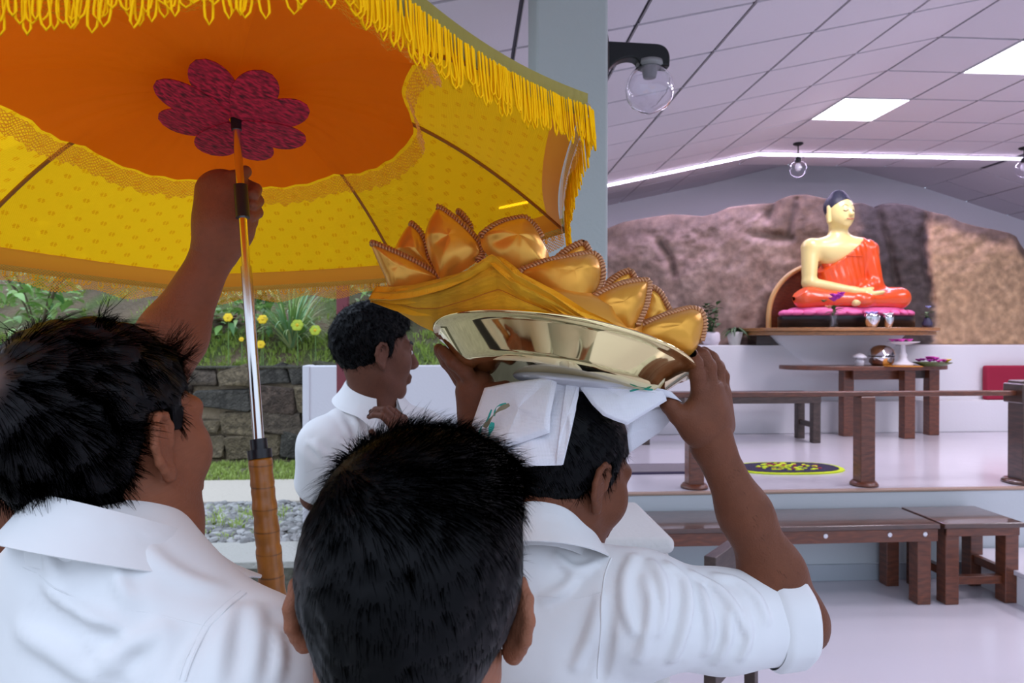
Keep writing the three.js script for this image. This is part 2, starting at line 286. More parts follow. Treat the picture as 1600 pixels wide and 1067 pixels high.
{ // pillar, parapet
  const pi = thing('pillar', 'tall grey-green plastered pillar carrying the globe wall lamp', 'pillar', v3(0.37, -0.15, -2.56), null, 'structure');
  part(pi, 'shaft', rbox(0.243, 0.5, -0.15, slopeY(0.3), -2.73, -2.4, 0.014, 3), M.plasterGrey);
  const pa = thing('parapet', 'low white rounded parapet wall at the foot of the pillar', 'parapet', v3(0.4, -0.15, -2.2), null, 'structure');
  part(pa, 'body', rbox(0.2, 0.6, -0.15, 0.975, -2.395, -1.95, 0.04, 4), M.parapet);
  part(pa, 'coping', rbox(0.195, 0.605, 0.965, 1.015, -2.395, -1.945, 0.022, 4), M.parapet);
}
// ceiling lamps: panels
const emit = (r, g, b, k) => { const m = new THREE.MeshStandardMaterial({ color: 0x000000, roughness: 0.6 }); m.emissive.setRGB(r, g, b); m.emissiveIntensity = k; return m; };
const panelGlow = emit(0.93, 0.88, 1.0, 7.0);
panelSpots.forEach(([x, d], i) => {
  const o = thing('ceiling_panel_light', ['square flush ceiling panel light touching the ceiling crease', 'square flush ceiling panel light one tile over from the ceiling crease'][i] ?? 'square flush ceiling panel light out in the hall', 'lamp', v3(x, CEIL, -d), 'square ceiling panel lights');
  part(o, 'diffuser', rbox(x - 0.295, x + 0.295, CEIL - 0.012, CEIL - 0.002, -d - 0.29, -d + 0.29, 0.004), panelGlow);
  part(o, 'rim', [box(x - 0.303, x - 0.295, CEIL - 0.014, CEIL + 0.006, -d - 0.298, -d + 0.298), box(x + 0.295, x + 0.303, CEIL - 0.014, CEIL + 0.006, -d - 0.298, -d + 0.298), box(x - 0.3, x + 0.3, CEIL - 0.014, CEIL + 0.006, -d - 0.298, -d - 0.29), box(x - 0.3, x + 0.3, CEIL - 0.014, CEIL + 0.006, -d + 0.29, -d + 0.298)], M.white);
  const L = new THREE.RectAreaLight(0xffffff, 19, 0.58, 0.58); L.color.setRGB(0.92, 0.85, 1.0); L.position.set(0, -0.02, 0); L.lookAt(x, CEIL - 3, -d); L.rotation.set(-Math.PI / 2, 0, 0); L.name = 'panel_lamp'; o.add(L);
});
{ // the white strip light that follows the ceiling
  const d = 7.53, y0 = -0.03, o = thing('strip_light', 'long white strip light running along the ceiling across the hall', 'lamp', v3(CRX, CEIL, -d));
  const glow = emit(0.84, 0.74, 1.0, 13.0);
  const runs = [[0.35, CRX], [CRX, CR2 + 0.6]];
  runs.forEach(([a, b], k) => {
    const ya = slopeY(a) + y0, yb = (k ? CEIL : slopeY(b)) + y0;
    const q0 = v3(a, ya, -d), q1 = v3(b, yb, -d), c = q0.clone().lerp(q1, 0.5), len = q0.distanceTo(q1), ang = Math.atan2(yb - ya, b - a);
    const g = uvm(new RoundedBoxGeometry(len, 0.02, 0.05, 2, 0.006)).rotateZ(ang).translate(c.x, c.y, c.z);
    part(o, 'tube', g, glow);
    part(o, 'channel', uvm(new THREE.BoxGeometry(len, 0.012, 0.06)).rotateZ(ang).translate(c.x, c.y + 0.016, c.z), M.white);
    const L = new THREE.RectAreaLight(0xffffff, 54, len, 0.05); L.color.setRGB(0.74, 0.61, 1.0); L.name = 'strip_lamp';
    L.position.set(c.x - CRX, c.y - CEIL - 0.02, 0); L.rotation.set(-Math.PI / 2, 0, 0); o.add(L);
  });
}
// glass globes: pendants on the ceiling, the wall lamp on the pillar
function pendant(px, label) {
  const d = 7.15, P = V(px, 264, d), o = thing('pendant_lamp', label, 'lamp', v3(P.x, CEIL, -d), 'small glass pendant globes on the ceiling');
  part(o, 'canopy', lathe([[0, 0], [0.05, 0], [0.055, -0.012], [0.03, -0.028], [0, -0.028]], 20).translate(P.x, CEIL - 0.006, -d), M.blackMetal);
  part(o, 'stem', rod(v3(P.x, CEIL - 0.03, -d), v3(P.x, P.y + 0.1, -d), 0.006), M.blackMetal);
  part(o, 'socket', lathe([[0, 0.05], [0.03, 0.045], [0.034, 0], [0, 0]], 16).translate(P.x, P.y + 0.075, -d), M.blackMetal);
  part(o, 'globe', ball(v3(P.x, P.y, -d), 0.088, 0.088, 0.088, 28), M.glass);
  part(o, 'bulb', ball(v3(P.x, P.y + 0.02, -d), 0.032, 0.045, 0.032, 16), M.white);
}
pendant(1247, 'clear glass pendant globe hanging over the statue'); pendant(1600, 'clear glass pendant globe hanging beyond the statue, away from the ceiling crease');
{
  const d = 2.56, P = V(1015, 140, d), X = 0.5, Y = P.y, o = thing('wall_lamp', 'clear globe lamp on a black curved bracket fixed to the pillar', 'lamp', v3(X, Y, -d));
  const plate = new THREE.Shape(); plate.absellipse(0, 0, 0.05, 0.095, 0, Math.PI * 2);
  part(o, 'wall_plate', uvm(new THREE.ExtrudeGeometry(plate, { depth: 0.012, bevelEnabled: true, bevelSize: 0.006, bevelThickness: 0.008, bevelSegments: 3 }).rotateY(Math.PI / 2).translate(X + 0.006, Y + 0.11, -d)), mat({ rgb: [0.035, 0.022, 0.02], roughness: 0.5 }));
  const gx = P.x; const arm = [];
  { const s = new THREE.Shape(); s.moveTo(0, 0.045); s.lineTo(gx - X - 0.0, 0.04); s.bezierCurveTo(gx - X + 0.055, 0.04, gx - X + 0.055, 0.0, gx - X + 0.052, -0.03); s.lineTo(gx - X - 0.052, -0.03); s.bezierCurveTo(gx - X - 0.06, 0.02, 0.03, 0.0, 0, -0.075); s.closePath();
    arm.push(uvm(new THREE.ExtrudeGeometry(s, { depth: 0.04, bevelEnabled: true, bevelSize: 0.006, bevelThickness: 0.01, bevelSegments: 3, curveSegments: 16 }).translate(X + 0.012, Y + 0.118, -d - 0.02))); }
  part(o, 'bracket', arm, M.blackMetal);
  part(o, 'socket', lathe([[0, 0.03], [0.05, 0.03], [0.052, 0.012], [0.03, 0.0], [0.024, -0.03], [0, -0.03]], 20).translate(gx, Y + 0.075, -d), mat({ rgb: [0.3, 0.3, 0.29], roughness: 0.5 }));
  part(o, 'globe', lathe([[0.043, 0.08], [0.064, 0.066], [0.082, 0.035], [0.0885, 0], [0.083, -0.035], [0.064, -0.063], [0.033, -0.079], [0.0, -0.09], [0.0, -0.094], [0.034, -0.082], [0.066, -0.066], [0.086, -0.036], [0.092, 0], [0.085, 0.036], [0.066, 0.068], [0.045, 0.083]], 40).translate(gx, Y, -d), M.glassThick); if (0) part(o, 'x', lathe([[0.045, 0.083], [0.066, 0.068], [0.085, 0.036], [0.092, 0], [0.086, -0.036], [0.066, -0.066], [0.034, -0.082], [0.0, -0.094]], 40).translate(gx, Y, -d), M.glass);
}
// ================================================================ ALTAR END OF THE HALL
{ // painted rock relief
  const top = [[820, 380], [880, 368], [950, 356], [975, 346], [1020, 338], [1050, 334], [1075, 335], [1100, 337], [1118, 333], [1140, 323], [1170, 319], [1212, 316], [1224, 309], [1240, 304], [1262, 303], [1290, 309], [1330, 316], [1350, 316], [1362, 321], [1371, 325], [1380, 318], [1400, 316], [1425, 320], [1452, 329], [1480, 335], [1500, 345], [1525, 352], [1552, 357], [1575, 362], [1588, 368], [1594, 380], [1603, 392], [1640, 400], [1700, 420]];
  const topY = (px) => { for (let i = 0; i < top.length - 1; i++) if (px <= top[i + 1][0]) return lerp(top[i][1], top[i + 1][1], clamp((px - top[i][0]) / (top[i + 1][0] - top[i][0]), 0, 1)); return 420; };
  const cracks = [[[1244, 312], [1236, 345], [1230, 372]], [[1372, 326], [1380, 360], [1392, 400], [1400, 445]], [[1212, 316], [1200, 340]], [[1452, 330], [1440, 370], [1446, 420], [1456, 470]], [[1180, 366], [1235, 372]], [[1030, 380], [1046, 400], [1052, 430]]];
  const segD = (x, y) => { let b = 1e9; for (const c of cracks) for (let i = 0; i < c.length - 1; i++) { const [ax, ay] = c[i], [bx, by] = c[i + 1], h = clamp(((x - ax) * (bx - ax) + (y - ay) * (by - ay)) / ((bx - ax) ** 2 + (by - ay) ** 2), 0, 1); b = Math.min(b, Math.hypot(x - ax - (bx - ax) * h, y - ay - (by - ay) * h)); } return b; };
  const nu = 300, nv = 110;
  const g = sheet(nu, nv, (u, v) => {
    const px = 820 + u * 880, ty = topY(px), py = lerp(546, ty, Math.min(1, v / 0.86)), over = Math.max(0, (v - 0.86) / 0.14);
    let d = 7.34 + 0.28 * Math.pow(Math.min(1, v / 0.86), 3) + 0.16 * fbm(px * 0.006, py * 0.008, 1.7, 3) + 0.05 * fbm(px * 0.03, py * 0.04, 4.2, 4);
    d += 0.07 * Math.exp(-((segD(px, py) / 7) ** 2));
    d += 0.1 * smooth(1345, 1400, px) * (1 - smooth(1430, 1462, px));
    const p = V(px, py, d); p.z -= over * 1.2; if (v < 0.4) p.y = Math.max(p.y, 1.513); p.y += 0.02 * over - 0.35 * over * over; return p;
  });
  const back = v3();
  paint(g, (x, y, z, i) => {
    const u = (i % (nu + 1)) / nu, v = Math.floor(i / (nu + 1)) / nv, px = 820 + u * 880, ty = topY(px), py = lerp(546, ty, Math.min(1, v / 0.86));
    const n1 = fbm(px * 0.03, py * 0.03, 3, 4), n2 = fbm(px * 0.09, py * 0.09, 8, 3), wob = n1 * 40;
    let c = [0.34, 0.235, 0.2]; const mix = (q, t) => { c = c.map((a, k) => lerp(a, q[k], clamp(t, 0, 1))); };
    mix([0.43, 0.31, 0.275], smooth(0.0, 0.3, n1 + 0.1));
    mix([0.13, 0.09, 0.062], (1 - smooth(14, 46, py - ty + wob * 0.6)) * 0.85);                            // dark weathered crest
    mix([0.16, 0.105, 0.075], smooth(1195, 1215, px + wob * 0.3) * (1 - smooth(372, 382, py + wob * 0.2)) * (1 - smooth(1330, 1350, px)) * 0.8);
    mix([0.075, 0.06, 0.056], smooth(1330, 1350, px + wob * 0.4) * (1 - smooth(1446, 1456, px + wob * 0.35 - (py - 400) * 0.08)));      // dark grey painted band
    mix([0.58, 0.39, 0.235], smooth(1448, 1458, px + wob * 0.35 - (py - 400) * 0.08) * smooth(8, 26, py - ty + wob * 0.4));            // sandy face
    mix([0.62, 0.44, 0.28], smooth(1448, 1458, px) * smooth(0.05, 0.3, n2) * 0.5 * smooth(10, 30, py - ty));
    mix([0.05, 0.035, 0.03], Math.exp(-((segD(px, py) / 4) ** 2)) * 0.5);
    const s = 1 + 0.25 * n2; return c.map((q) => q * s);
  });
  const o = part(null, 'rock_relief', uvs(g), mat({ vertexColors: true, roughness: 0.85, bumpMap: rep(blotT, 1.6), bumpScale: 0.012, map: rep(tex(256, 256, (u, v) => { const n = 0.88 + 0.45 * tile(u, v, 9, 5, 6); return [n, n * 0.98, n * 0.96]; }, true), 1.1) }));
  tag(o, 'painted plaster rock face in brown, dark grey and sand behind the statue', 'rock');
}
// half-round wooden shelf and its white bowl-shaped support
const SH = V(1334, 512, 6.75), SHX = SH.x, SHY = 1.69, SHZ = -7.26;
{
  const half = (rx, rz, y0, y1, z0 = SHZ) => { const s = new THREE.Shape(); const n = 40; for (let i = 0; i <= n; i++) { const a = Math.PI * i / n, e = 0.75; const x = -Math.cos(a), z = Math.sin(a); s[i ? 'lineTo' : 'moveTo'](rx * Math.sign(x) * Math.pow(Math.abs(x), e), rz * Math.pow(z, e)); } s.closePath();
    return uvm(new THREE.ExtrudeGeometry(s, { depth: y1 - y0 - 0.012, bevelEnabled: true, bevelSize: 0.006, bevelThickness: 0.006, bevelSegments: 2 }).rotateX(Math.PI / 2).translate(SHX, y1 - 0.006, z0)); };
  const o = thing('altar_shelf', 'half-round varnished wooden shelf under the seated statue', 'shelf', v3(SHX, SHY, SHZ));
  part(o, 'board', half(1.0, 0.9, SHY - 0.035, SHY), M.woodLight); part(o, 'under_board', half(0.97, 0.86, SHY - 0.075, SHY - 0.035), M.woodLight);
  const n = 28, b = [];
  const sup = sheet(48, n, (u, v) => { const a = Math.PI * (u * 1.0), t = v, r = Math.pow(1 - t, 0.55); const x = -Math.cos(a), z = Math.sin(a); return v3(SHX + 0.74 * x * lerp(0.05, 1, r), SHY - 0.076 - 0.42 * t, SHZ + 0.2 + 0.2 * z * lerp(0.02, 1, r)); });
  const s = part(null, 'shelf_support', sup, M.plaster); tag(s, 'white plaster bowl-shaped support under the wooden shelf', 'support');
  const nb = part(null, 'dark_box', [rbox(V(1180, 528, 7.1).x, V(1236, 528, 7.1).x, 1.51, SHY - 0.078, -7.3, -7.06, 0.006)], M.woodGrey); tag(nb, 'dark block under the end of the wooden shelf beside the potted plants', 'block');
}
{ // arched wooden throne back
  const P = V(1286, 500, 7.12), r = 0.575, h = 0.12, o = thing('throne_back', 'arched brown wooden back board with a pale rim behind the statue', 'throne back', v3(P.x, SHY, -7.19));
  const arch = (w, y) => { const s = new THREE.Shape(); s.moveTo(-w, 0); s.lineTo(-w, y); s.absarc(0, y, w, Math.PI, 0, true); s.lineTo(w, 0); s.closePath(); return s; };
  part(o, 'panel', uvm(new THREE.ExtrudeGeometry(arch(r - 0.03, h), { depth: 0.02, bevelEnabled: false, curveSegments: 32 }).translate(P.x, SHY, -7.22)), mat({ rgb: [0.2, 0.062, 0.025], roughness: 0.4, map: rep(woodT, 2) }));
  const pts = [v3(P.x - r, SHY, -7.18), v3(P.x - r, SHY + h * 0.6, -7.18)]; for (let i = 0; i <= 20; i++) { const a = Math.PI * (1 - i / 20); pts.push(v3(P.x + r * Math.cos(a), SHY + h + r * Math.sin(a), -7.18)); } pts.push(v3(P.x + r, SHY + h * 0.6, -7.18), v3(P.x + r, SHY, -7.18));
  part(o, 'rim', tube(pts, 0.028, 80, 10), mat({ rgb: [0.6, 0.36, 0.13], roughness: 0.3, clearcoat: 0.4, clearcoatRoughness: 0.2 }));
}
{ // black plinth with the pink lotus seat
  const bx = V(1327, 500, 6.8), X = bx.x, Y0 = SHY, Z = -6.86, o = thing('statue_plinth', 'black oval plinth with a pink lotus seat under the statue', 'plinth', v3(X, Y0, Z));
  part(o, 'drum', lathe([[0, 0], [0.72, 0], [0.72, 0.115], [0.7, 0.12], [0, 0.12]], 64).scale(1, 1, 0.42).translate(X, Y0, Z), M.black, 'black drum');
  const pink = mat({ rgb: [0.83, 0.16, 0.4], roughness: 0.5 });
  part(o, 'lotus_seat', lathe([[0, 0.21], [0.56, 0.21], [0.6, 0.2], [0.64, 0.165], [0.7, 0.122], [0, 0.122]], 64).scale(1, 1, 0.42).translate(X, Y0, Z), pink, 'pink lotus seat');
  const pg = new THREE.SphereGeometry(1, 10, 8);
  for (let i = 0; i < 26; i++) { const a = Math.PI * 2 * i / 26, m = lpart(o, 'petal', pg, pink); m.position.set(0.665 * Math.cos(a), 0.155, 0.665 * 0.42 * Math.sin(a)); m.scale.set(0.075, 0.03, 0.045); m.rotation.set(0, -a + Math.PI / 2, 0); m.rotateX(0.35); }
}
{ // seated statue
  const s = 1.0, O = V(1329, 472, 6.85), B = v3(O.x, SHY + 0.205, -6.87);
  const q = (x, y, z) => v3(B.x + x, B.y + y, B.z + z);                              // x to the right in the picture, z towards the viewer
  const o = thing('seated_statue', 'painted seated meditating statue in a glossy orange robe', 'statue', B);
  const skin = mat({ rgb: [0.82, 0.66, 0.26], roughness: 0.32, clearcoat: 0.4, clearcoatRoughness: 0.2 }), robe = mat({ rgb: [0.8, 0.085, 0.012], roughness: 0.26, clearcoat: 0.6, clearcoatRoughness: 0.12 }), hairM = mat({ rgb: [0.012, 0.014, 0.035], roughness: 0.5 });
  const hx = -0.125, hy = 1.0, hz = 0.03, tq = new THREE.Quaternion().setFromEuler(new THREE.Euler(0.08, 0.26, 0));
  const hp = (x, y, z) => q(hx, hy, hz).add(v3(x * 1.12, y * 1.05, z * 1.08).applyQuaternion(tq));
  const body = [
    ell(hp(0, 0.0, 0), [0.132, 0.157, 0.14], tq, 0.02), ell(hp(0, -0.07, 0.03), [0.112, 0.105, 0.108], tq, 0.04), cap(hp(0, 0.02, 0.12), hp(0, -0.035, 0.148), 0.012, 0.024, 0.02),
    cap(hp(-0.035, -0.082, 0.115), hp(0.035, -0.082, 0.115), 0.012, 0.012, 0.015), ell(hp(0, -0.13, 0.085), [0.045, 0.03, 0.035], tq, 0.03),
    cap(hp(-0.122, 0.04, -0.01), hp(-0.12, -0.1, 0.0), 0.018, 0.022, 0.015), cap(hp(0.122, 0.04, -0.01), hp(0.12, -0.1, 0.0), 0.018, 0.022, 0.015),
    cap(q(hx, 0.92, 0), q(hx + 0.01, 0.7, -0.02), 0.082, 0.1, 0.05),
    ell(q(hx + 0.015, 0.58, 0), [0.27, 0.17, 0.13], null, 0.08), cap(q(-0.4, 0.635, 0), q(0.1, 0.645, 0), 0.085, 0.09, 0.08),
    cap(q(-0.425, 0.62, 0.0), q(-0.465, 0.27, 0.06), 0.09, 0.07, 0.05), cap(q(-0.465, 0.25, 0.06), q(-0.08, 0.165, 0.22), 0.068, 0.042, 0.03),
    cap(q(-0.09, 0.165, 0.22), q(0.06, 0.15, 0.25), 0.04, 0.036, 0.03),
    cap(q(0.0, 0.17, 0.235), q(0.1, 0.19, 0.235), 0.028, 0.02, 0.015), cap(q(0.03, 0.125, 0.27), q(0.2, 0.155, 0.27), 0.03, 0.014, 0.015), cap(q(0.03, 0.105, 0.26), q(0.19, 0.135, 0.25), 0.026, 0.013, 0.012),
    cap(q(-0.1, 0.05, 0.27), q(0.02, 0.07, 0.3), 0.042, 0.032, 0.02)];
  part(o, 'body', sdfMesh(body, 0.0095), skin, 'cream yellow skin');
  const rb = [
    ell(q(hx + 0.03, 0.52, 0), [0.275, 0.28, 0.15], null, 0.05), ell(q(hx + 0.04, 0.28, 0.0), [0.24, 0.22, 0.16], null, 0.06), cap(q(0.08, 0.655, -0.01), q(0.18, 0.61, 0), 0.1, 0.1, 0.06),
    cap(q(0.2, 0.61, 0), q(0.235, 0.24, 0.05), 0.1, 0.082, 0.03), cap(q(0.23, 0.24, 0.05), q(0.06, 0.18, 0.18), 0.085, 0.06, 0.03),
    cap(q(-0.14, 0.12, 0.0), q(-0.54, 0.105, 0.1), 0.13, 0.1, 0.05), cap(q(-0.54, 0.1, 0.1), q(0.02, 0.075, 0.27), 0.095, 0.06, 0.05),
    cap(q(0.14, 0.12, 0.0), q(0.46, 0.105, 0.12), 0.13, 0.1, 0.05), cap(q(0.46, 0.1, 0.12), q(-0.02, 0.07, 0.26), 0.095, 0.065, 0.05), cap(q(-0.3, 0.06, 0.05), q(0.3, 0.06, 0.05), 0.08, 0.08, 0.06),
    cutcap(q(-0.5, 0.62, 0.1), q(-0.49, 0.4, 0.1), 0.105, 0.09, 0.01)];
  const cn = v3(-0.62, 0.78, 0.1).normalize(), cp = q(-0.12, 0.53, 0.1);
  part(o, 'robe', sdfMesh(rb, 0.0105, (d, x, y, z) => { const c = (x - cp.x) * cn.x + (y - cp.y) * cn.y + (z - cp.z) * cn.z; const fold = 0.0025 * Math.sin(((x - B.x) * 1.0 + (y - B.y) * 0.25) * 95) * smooth(0.18, 0.25, y - B.y) * smooth(0.0, 0.05, z - B.z); return Math.max(d + fold, c); }), robe, 'glossy orange robe');
  const hemPts = []; const rf = field(rb); for (let i = 0; i <= 10; i++) { const t = i / 10; hemPts.push(settle(rf, q(lerp(-0.12, 0.075, t), lerp(0.53, 0.53, t), 0.17), 0.004)); }
  part(o, 'robe_fold', tube(hemPts, 0.006, 24, 6), robe);
  const hair = [ell(hp(0, 0.045, -0.025), [0.14, 0.142, 0.14], tq, 0.02), ell(hp(0, 0.16, -0.03), [0.07, 0.055, 0.065], tq, 0.04)];
  const hn = v3(0, 0.75, -0.66).applyQuaternion(tq), hc = hp(0, 0.075, 0.07);
  part(o, 'hair', sdfMesh(hair, 0.008, (d, x, y, z) => Math.max(d + 0.003 * Math.sin(x * 260) * Math.sin(y * 260) * Math.sin(z * 260), -((x - hc.x) * hn.x + (y - hc.y) * hn.y + (z - hc.z) * hn.z))), hairM, 'dark blue-black hair with a topknot');
  const ink = mat({ rgb: [0.14, 0.07, 0.03], roughness: 0.5 }), bf = field(body);
  for (const sx of [-1, 1]) {
    part(o, 'eyelid', tube([0, 0.5, 1].map((t) => settle(bf, hp(sx * lerp(0.022, 0.075, t), 0.005 - 0.012 * Math.sin(Math.PI * t), 0.13), 0.002)), 0.0045, 10, 6), ink);
    part(o, 'eyebrow', tube([0, 0.5, 1].map((t) => settle(bf, hp(sx * lerp(0.018, 0.085, t), 0.04 + 0.02 * Math.sin(Math.PI * t), 0.12), 0.001)), 0.003, 10, 6), ink);
  }
  part(o, 'lips', tube([-1, -0.5, 0, 0.5, 1].map((t) => settle(bf, hp(0.04 * t, -0.083 + 0.004 * t * t, 0.14), 0.002)), 0.007, 12, 6), mat({ rgb: [0.62, 0.2, 0.12], roughness: 0.4 }));
}
// ---- flowers and vessels
const purple = mat({ rgb: [0.46, 0.03, 0.42], roughness: 0.6 }), magenta = mat({ rgb: [0.66, 0.06, 0.42], roughness: 0.6 }), leafM = mat({ rgb: [0.05, 0.12, 0.035], roughness: 0.5 }), leafPale = mat({ rgb: [0.13, 0.24, 0.08], roughness: 0.5 }), yellowF = mat({ rgb: [0.85, 0.55, 0.02], roughness: 0.6 }), peach = mat({ rgb: [0.8, 0.3, 0.15], roughness: 0.6 });
function bloom(p, r) { const l = [ball(p, r * 0.45, r * 0.4, r * 0.45, 8)]; for (let i = 0; i < 7; i++) { const a = i / 7 * 6.283 + R(); l.push(new THREE.SphereGeometry(1, 8, 6).scale(r * 0.55, r * 0.16, r * 0.36).rotateZ(0.5).translate(r * 0.5, 0.1 * r, 0).rotateY(a).translate(p.x, p.y, p.z)); } return merge(l); }
function leafBlade(p, dir, len, w, droop = 0.3) { // a bent leaf as a thin folded strip
  const side = v3().crossVectors(dir, v3(0, 1, 0)).normalize(), n = 5;
  return sheet(2, n, (u, v) => { const c = p.clone().addScaledVector(dir, len * v); c.y -= droop * len * v * v; const ww = w * Math.sin(Math.PI * Math.pow(clamp(v, 0.02, 0.985), 0.7)); c.addScaledVector(side, (u - 0.5) * 2 * ww); c.y += Math.abs(u - 0.5) * ww * 0.5; return c; });
}
{
  const P = V(1303, 503, 6.45), o = thing('flower_vase', 'glass vase of purple and peach flowers at the foot of the statue', 'vase', v3(P.x, SHY, P.z));
  part(o, 'vase', lathe([[0, 0], [0.035, 0], [0.04, 0.02], [0.026, 0.08], [0.045, 0.15], [0.04, 0.15], [0.02, 0.08], [0, 0.01]], 20).translate(P.x, SHY, P.z), M.glass);
  for (const [dx, dy, r, m] of [[-0.01, 0.31, 0.05, purple], [0.045, 0.3, 0.055, purple], [0.0, 0.275, 0.05, purple], [0.07, 0.33, 0.04, purple], [-0.05, 0.2, 0.042, peach], [-0.09, 0.26, 0.03, leafM]]) part(o, 'bloom', bloom(v3(P.x + dx, SHY + dy, P.z + rr(-0.03, 0.03)), r), m);
  for (let i = 0; i < 14; i++) { const a = rr(0, 6.28); part(o, 'leaf', leafBlade(v3(P.x, SHY + rr(0.13, 0.2), P.z), v3(Math.cos(a), rr(0, 1), Math.sin(a)).normalize(), rr(0.07, 0.13), 0.02), i % 2 ? leafM : leafPale); }
}
function bowl(px, py, d, r, h, name, label, group) { const P = V(px, py, d), o = thing(name, label, 'bowl', v3(P.x, SHY, P.z), group); part(o, 'vessel', lathe([[0, 0], [r * 0.55, 0], [r * 0.6, 0.01], [r * 0.95, h * 0.5], [r, h * 0.85], [r * 0.85, h], [r * 0.78, h], [0, h * 0.9]], 28).translate(P.x, SHY, P.z), M.silver); return [o, P]; }
{
  const [a, A] = bowl(1362, 503, 6.44, 0.075, 0.13, 'offering_bowl', 'silver offering bowl with violet flowers on the wooden shelf'); part(a, 'bloom', bloom(v3(A.x, SHY + 0.135, A.z), 0.06), mat({ rgb: [0.42, 0.35, 0.75], roughness: 0.6 }));
  const [b, Bp] = bowl(1388, 503, 6.46, 0.05, 0.12, 'offering_bowl', 'small silver bowl with white flowers next to the larger bowl on the wooden shelf'); part(b, 'bloom', bloom(v3(Bp.x, SHY + 0.125, Bp.z), 0.05), M.white);
  const P = V(1449, 503, 6.62), o = thing('bud_vase', 'small dark vase with a leafy sprig at the end of the black plinth', 'vase', v3(P.x, SHY, P.z));
  part(o, 'vase', lathe([[0, 0], [0.04, 0], [0.05, 0.04], [0.03, 0.09], [0.035, 0.1], [0, 0.09]], 18).translate(P.x, SHY, P.z), mat({ rgb: [0.05, 0.045, 0.09], roughness: 0.3 }));
  for (let i = 0; i < 9; i++) { const a = rr(0, 6.28); part(o, 'leaf', leafBlade(v3(P.x, SHY + 0.08 + 0.01 * i, P.z), v3(Math.cos(a), rr(0.3, 1.2), Math.sin(a)).normalize(), 0.08, 0.018), i % 2 ? leafM : leafPale); }
  part(o, 'bloom', bloom(v3(P.x + 0.01, SHY + 0.21, P.z), 0.028), mat({ rgb: [0.35, 0.4, 0.8], roughness: 0.6 }));
}
// ---- potted plants on the low wall
{
  const P = V(1112, 538, 7.1), o = thing('potted_plant', 'small bushy dark green plant in a round white pot on the low wall', 'plant', v3(P.x, 1.51, -7.12));
  part(o, 'pot', lathe([[0, 0], [0.07, 0], [0.095, 0.05], [0.09, 0.12], [0.075, 0.14], [0.065, 0.135], [0, 0.12]], 28).translate(P.x, 1.51, -7.12), mat({ rgb: [0.75, 0.68, 0.74], roughness: 0.3 }));
  for (let i = 0; i < 5; i++) part(o, 'stem', rod(v3(P.x, 1.63, -7.12), v3(P.x + rr(-0.08, 0.08), 1.63 + rr(0.18, 0.32), -7.12 + rr(-0.05, 0.05)), 0.005, 0.003, 6), leafM);
  for (let i = 0; i < 60; i++) { const a = rr(0, 6.28); part(o, 'leaf', leafBlade(v3(P.x + rr(-0.07, 0.07), 1.64 + rr(0, 0.3), -7.12 + rr(-0.06, 0.06)), v3(Math.cos(a), rr(-0.2, 0.9), Math.sin(a)).normalize(), rr(0.07, 0.12), 0.026), leafM); }
  const S = V(1150, 538, 7.08), k = thing('spider_plant', 'spider plant with arching pale leaves in a white pot beside the wooden shelf', 'plant', v3(S.x, 1.51, -7.12));
  part(k, 'pot', lathe([[0, 0], [0.055, 0], [0.085, 0.13], [0.09, 0.14], [0.078, 0.14], [0, 0.12]], 24).translate(S.x, 1.51, -7.12), mat({ rgb: [0.66, 0.64, 0.6], roughness: 0.35 }));
  for (let i = 0; i < 54; i++) { const a = rr(0, 6.28), l = rr(0.18, 0.28); part(k, 'leaf', leafBlade(v3(S.x, 1.64, -7.12), v3(Math.cos(a), rr(0.5, 1.6), 0.55 * Math.sin(a)).normalize(), l, 0.011, 0.9), i % 3 ? leafM : leafPale); }
}
// ---- half-round table before the altar with its offerings
const TB = V(1362, 576, 6.45), TBY = 1.31;
{
  const X0 = V(1235, 576, 6.6).x, X1 = V(1490, 576, 6.6).x, cx = (X0 + X1) / 2, rx = (X1 - X0) / 2, o = thing('offering_table', 'half-round dark red wooden table with offerings before the altar', 'table', v3(cx, 0.59, -6.6));
  const s = new THREE.Shape(); s.moveTo(-rx, 0); s.lineTo(-rx, 0.06); for (let i = 0; i <= 30; i++) { const a = Math.PI * i / 30; s.lineTo(-rx * Math.cos(a), 0.06 + 0.34 * Math.pow(Math.sin(a), 0.8)); } s.lineTo(rx, 0);
  part(o, 'tabletop', uvm(new THREE.ExtrudeGeometry(s, { depth: 0.03, bevelEnabled: true, bevelSize: 0.006, bevelThickness: 0.006, bevelSegments: 2 }).rotateX(Math.PI / 2).translate(cx, TBY - 0.006, -6.83)), M.wood);
  const L = (px, z) => { const x = V(px, 640, -z).x; part(o, 'leg', rbox(x - 0.055, x + 0.055, 0.59, TBY - 0.04, z - 0.05, z + 0.05, 0.006), M.wood); return x; };
  const a = L(1322, -6.72), b = L(1417, -6.52), c = L(1455, -6.74);
  part(o, 'apron', rbox(a, b, TBY - 0.14, TBY - 0.04, -6.62, -6.59, 0.004), M.wood); part(o, 'apron', rbox(a, c, TBY - 0.14, TBY - 0.04, -6.78, -6.76, 0.004), M.woodGrey);
}
